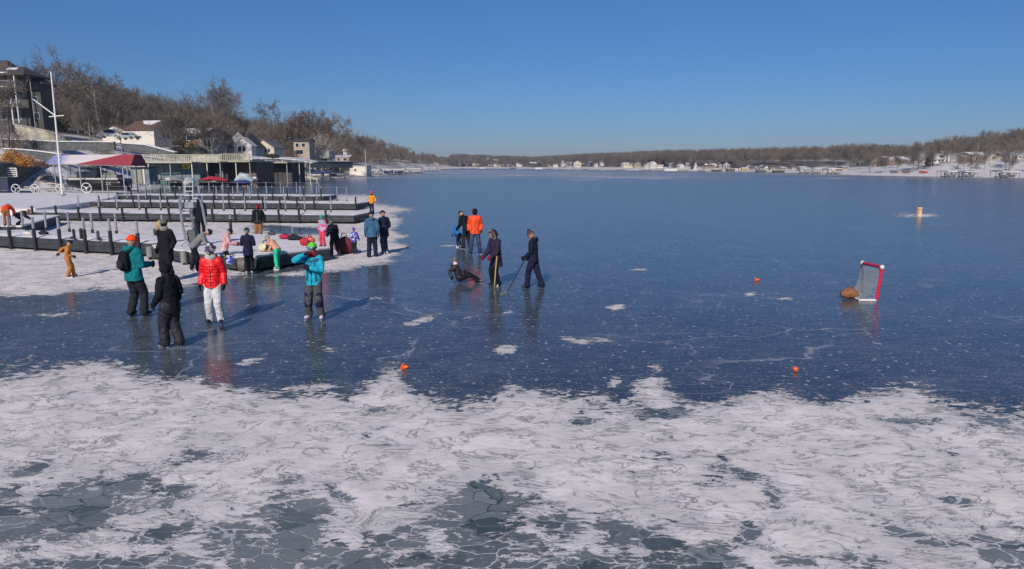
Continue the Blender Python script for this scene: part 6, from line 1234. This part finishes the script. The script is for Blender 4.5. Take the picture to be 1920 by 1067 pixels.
# backpack on the teal jacket
q_ = J1['q']; bp = thing('backpack', 'black backpack worn on the teal jacket', 'backpack', (W1 @ (J1['shc'] - J1['fwd'] * .085 * q_ - J1['xr'] * .01 * q_ - J1['sdv'] * .24 * q_)), R(-20))
o = MB().chain([(0, -.06, .09), (0, -.07, .25), (0, -.05, .42)], [(.14, .085), (.155, .10), (.12, .07)], 16, (1, 0, 0)).build('pack_body', K_black, bp, True); MB().chain([(0, -.17, .12), (0, -.17, .24)], [(.10, .04), (.095, .035)], 12, (1, 0, 0)).build('front_pocket', K_char, bp, True)
for sx in (-1, 1): MB().path([(sx * .09, -.02, .46), (sx * .12, .10, .50), (sx * .15, .26, .40), (sx * .16, .20, .15), (sx * .12, .0, .08)], .02, 6).build('strap', K_black, bp, True)

# ------------------------------------------------------------------ things on the ice and the platform
g0 = G(1622, 566); net = thing('hockey_goal', 'small red framed hockey goal with white base and grey net', 'goal', (0, 0, 0)); Ar, Al = G(1644, 566), G(1612, 553); 
fr = G(1643, 565); Yn = fr.y; dirn = Vector((-.42, .9075, 0)); opening = 1.25
A_ = fr; B_ = A_ + Vector((.08, .92, 0)); back = Vector((-.44, .0, 0)); hN = at(1647, 501, Yn).z; hN2 = hN
net.location = A_; a0 = Vector((0, 0, .03)); b0 = B_ - A_ + Vector((0, 0, .03)); at_ = Vector((.07, 0, hN)); bt2 = b0 + Vector((-.07, 0, hN2 - .04))
M_rp = mat('red_pink_tube', (.62, .01, .06), .4, .1, 4, 0); M_dkpost = mat('dark_purple_tube', (.07, .015, .05), .4, .1, 4, 0)
MB().tube(a0, at_, .040, None, 10).build('post', M_rp, net); MB().tube(b0, bt2, .040, None, 10).build('post', M_dkpost, net); MB().tube(at_, bt2, .040, None, 10).build('crossbar', M_rp, net)
for c_ in (at_, bt2): MB().ball(c_, .062, 10, 8).build('corner_joint', M_white, net, True)
MB().tube(a0, a0 + back, .032).tube(a0 + back, b0 + back, .032).tube(b0 + back, b0, .032).build('base_tube', M_white, net)
nt_ = MB(); ca, cb = a0 + back, b0 + back
def nline(p, q2): nt_.tube(p, q2, .0042, None, 3, False)
def drop(top, base, back_, t):   # the net hangs steeply, then runs out to the back bar
    m_ = top.lerp(base, .68) + (back_ - base) * .30 + Vector((0, 0, -.02)); return top.lerp(m_, t / .68) if t < .68 else m_.lerp(back_, (t - .68) / .32)
for i in range(29):
    t = i / 28
    for k_ in range(4): nline(drop(at_.lerp(bt2, t), a0.lerp(b0, t), ca.lerp(cb, t), k_ / 4), drop(at_.lerp(bt2, t), a0.lerp(b0, t), ca.lerp(cb, t), (k_ + 1) / 4))
    nline(drop(at_, a0, ca, t), drop(bt2, b0, cb, t))
for i in range(1, 22):
    t = i / 22; nline(at_.lerp(a0, t), drop(at_, a0, ca, t)); nline(bt2.lerp(b0, t), drop(bt2, b0, cb, t))
nt_.build('net', mat('pale_grey_net', (.45, .46, .48), .8, .1, 5, 0), net)
def bag(name, label, px, py, z, wm, hm, m, cat, dep=.7, rz=0, strap=True, handle=None):
    q_ = G(px, py, z); r = thing(name, label, cat, q_, rz); b = MB().chain([(-wm * .3, 0, hm * .42), (0, 0, hm * .5), (wm * .3, 0, hm * .4)], [(hm * .40, wm * dep * .42), (hm * .5, wm * dep * .5), (hm * .38, wm * dep * .4)], 12, (0, 0, 1)); o = b.build('bag_body', m, r, True); d_ = o.modifiers.new('folds', 'DISPLACE'); d_.texture = cloth; d_.strength = .06; d_.texture_coords = 'LOCAL'
    if strap: MB().path([(-wm * .2, -.05, hm * .85), (-wm * .1, -.05, hm * 1.15), (wm * .1, -.05, hm * 1.15), (wm * .2, -.05, hm * .85)], .018, 6).build('strap', handle or M_dark, r)
    return r
bag('straw_bag', 'brown woven bag lying on the ice behind the hockey goal', 1592, 560, 0, .42, .32, mat('brown_straw', (.24, .11, .045), .9, .4, 20, .5), 'bag', handle=M_brown)
bag('cream_backpack', 'cream backpack with dark straps on the platform beside the crouching child', 499, 472, .52, .48, .36, cl('cream_canvas', (.60, .55, .36)), 'backpack')
bag('red_bag', 'red sports bag with dark trim lying at the back of the platform', 535, 448, .52, .55, .22, cl('bright_red_nylon', (.40, .01, .05)), 'bag')
bag('dark_bag', 'black and grey bundle of coats right of the red sports bag', 553, 450, .52, .7, .22, K_char, 'bag')
bag('dark_bag', 'small dark bag with a grey strap behind the cream backpack', 510, 441, .52, .35, .2, K_dgrey, 'bag')
bag('red_pack', 'upright red and black pack left of the orange red basket', 571, 461, .52, .30, .34, cl('red_pack_nylon', (.45, .02, .03)), 'bag')
bag('orange_red_bag', 'orange red shiny bag standing in front of the child in the printed snowsuit', 582, 459, .52, .34, .36, cl('orange_red_nylon', (.50, .06, .03), .4), 'bag')
bag('sled_bag', 'maroon padded sled bag on the ice behind the small child', 647, 476, 0, .75, .75, cl('maroon_nylon', (.13, .012, .03)), 'bag')
bag('white_bag', 'white bag with dark handle lying on the nearest dock', 53, 441, .6, .42, .2, K_furw, 'bag')
bag('dark_bag', 'dark bag slumped on the nearest dock right of the white bag', 82, 440, .6, .42, .18, K_char, 'bag')
bag('tan_jacket', 'tan bag hanging by the post behind the person in the black coat', 301, 436, .6, .34, .6, mat('tan_canvas', (.36, .29, .15), .85, .2, 5, .3), 'bag')
bag('blue_bag', 'blue and white printed bag hanging at the platform front behind the pink child', 437, 497, .2, .4, .34, K_bluecheck, 'bag')
def boot(label, px, py, z, m, rz=0, hh=.3):
    q_ = G(px, py, z); r = thing('snow_boot', label, 'boot', q_, rz); MB().chain([(0, 0, .07), (.12, 0, .055)], [.055, .045], 10).build('foot', m, r, True); MB().chain([(-.02, 0, .08), (-.01, 0, hh)], [.055, .06], 12).build('shaft', m, r, True); MB().box(.05, 0, .012, .28, .11, .024).build('sole', M_dark, r)
boot('left of the two tall black boots left standing on the nearest dock', 139, 448, .6, M_dark, R(170), .36); boot('right of the two tall black boots left standing on the nearest dock', 153, 447, .6, M_dark, R(100), .38)
boot('grey boot standing alone on the dock right of the black boots', 185, 450, .6, K_dgrey, R(90), .34)
boot('dark boot with pale laces on the dock behind the post near the tan bag', 291, 442, .6, K_dgrey, R(90), .26)
# orange markers
def mark(name, label, px, py, kind, s_=1.0):
    q_ = G(px, py); r = thing(name, label, 'marker' if kind != 'ball' else 'ball', q_, R(-15))
    if kind == 'cone':
        b = MB(); b.path([(0, 0, .03), (.16 * s_, -.02, .06)], [.085 * s_, .02 * s_], 12).build('cone_body', M_orange, r, True); MB().box(-.03 * s_, 0, .03, .03, .2 * s_, .16 * s_, 0, R(25)).build('base_plate', M_orange, r)
    else: MB().ball((0, 0, .05 * s_), .052 * s_, 14, 10).build('ball_shell', M_orange, r, True); MB().torus((0, 0, .05 * s_), .051 * s_, .004, 'Z', 20, 4).build('seam', M_redc, r)
mark('orange_cone', 'flattened orange cone lying on the ice above the snow edge', 757, 692, 'cone', .62); mark('orange_ball', 'nearer orange ball on the dark ice right of the middle', 1491, 697, 'ball', .95); mark('orange_cone', 'small far red orange cone on the open ice left of the goal', 1417, 527, 'cone', .7)
# the marker buoy with its snow ring
q_ = G(1723, 406); r = thing('marker_buoy', 'cream and orange cylinder buoy frozen into the ice far right', 'buoy', q_); Yq = q_.y; hB = at(1723, 386, Yq).z
M_buoy = mat('faded_cream_plastic', (.62, .50, .34), .6, .25, 8, .1); M_bo = mat('faded_orange', (.62, .22, .06), .6, .2, 6, 0)
body = MB().tube((0, 0, -.05), (0, 0, hB * .86), .19, .17, 18).build('float_body', M_buoy, r); MB().tube((0, 0, hB * .60), (0, 0, hB * .72), .187, .184, 18).build('band', M_bo, body)
MB().tube((0, 0, hB * .86), (0, 0, hB * .90), .185, None, 18).build('collar', M_white, r); MB().tube((0, 0, hB * .90), (0, 0, hB), .13, .10, 14).build('cap', M_dark, r)
for a in (0, 1.57, 3.14, 4.71): MB().box(.182 * math.cos(a + .8), .182 * math.sin(a + .8), hB * .38, .012, .12, .14, a + .8).build('marking', M_bo, body)
# small white marker buoys by the low headland
for px, py, lab in ((728, 327, 'white marker post standing in the ice before the low headland docks'), (798, 315.5, 'white marker post beyond the tip of the headland docks')):
    q_ = G(px, max(py, 318)); r = thing('marker_post', lab, 'buoy', q_); h_ = metres(6, q_.y); MB().tube((0, 0, 0), (0, 0, h_), h_ * .22, None, 12).build('float_body', M_white, r); MB().ball((0, 0, h_), h_ * .22, 10, 6).build('cap', M_white, r, True)

# ------------------------------------------------------------------ thin winter haze over the whole lake
hz = MB().box(0, 1150, 30, 6400, 3600, 66).build('haze', None); hz['kind'] = 'stuff'
hm = bpy.data.materials.new('haze_air'); hm.use_nodes = True; hn = hm.node_tree; hn.nodes.remove(hn.nodes['Principled BSDF'])
pv = hn.nodes.new('ShaderNodeVolumePrincipled'); pv.inputs['Color'].default_value = (.80, .90, 1.0, 1); pv.inputs['Density'].default_value = 0.00020; pv.inputs['Anisotropy'].default_value = .2
hn.links.new(pv.outputs[0], hn.nodes['Material Output'].inputs['Volume']); hz.data.materials.append(hm)
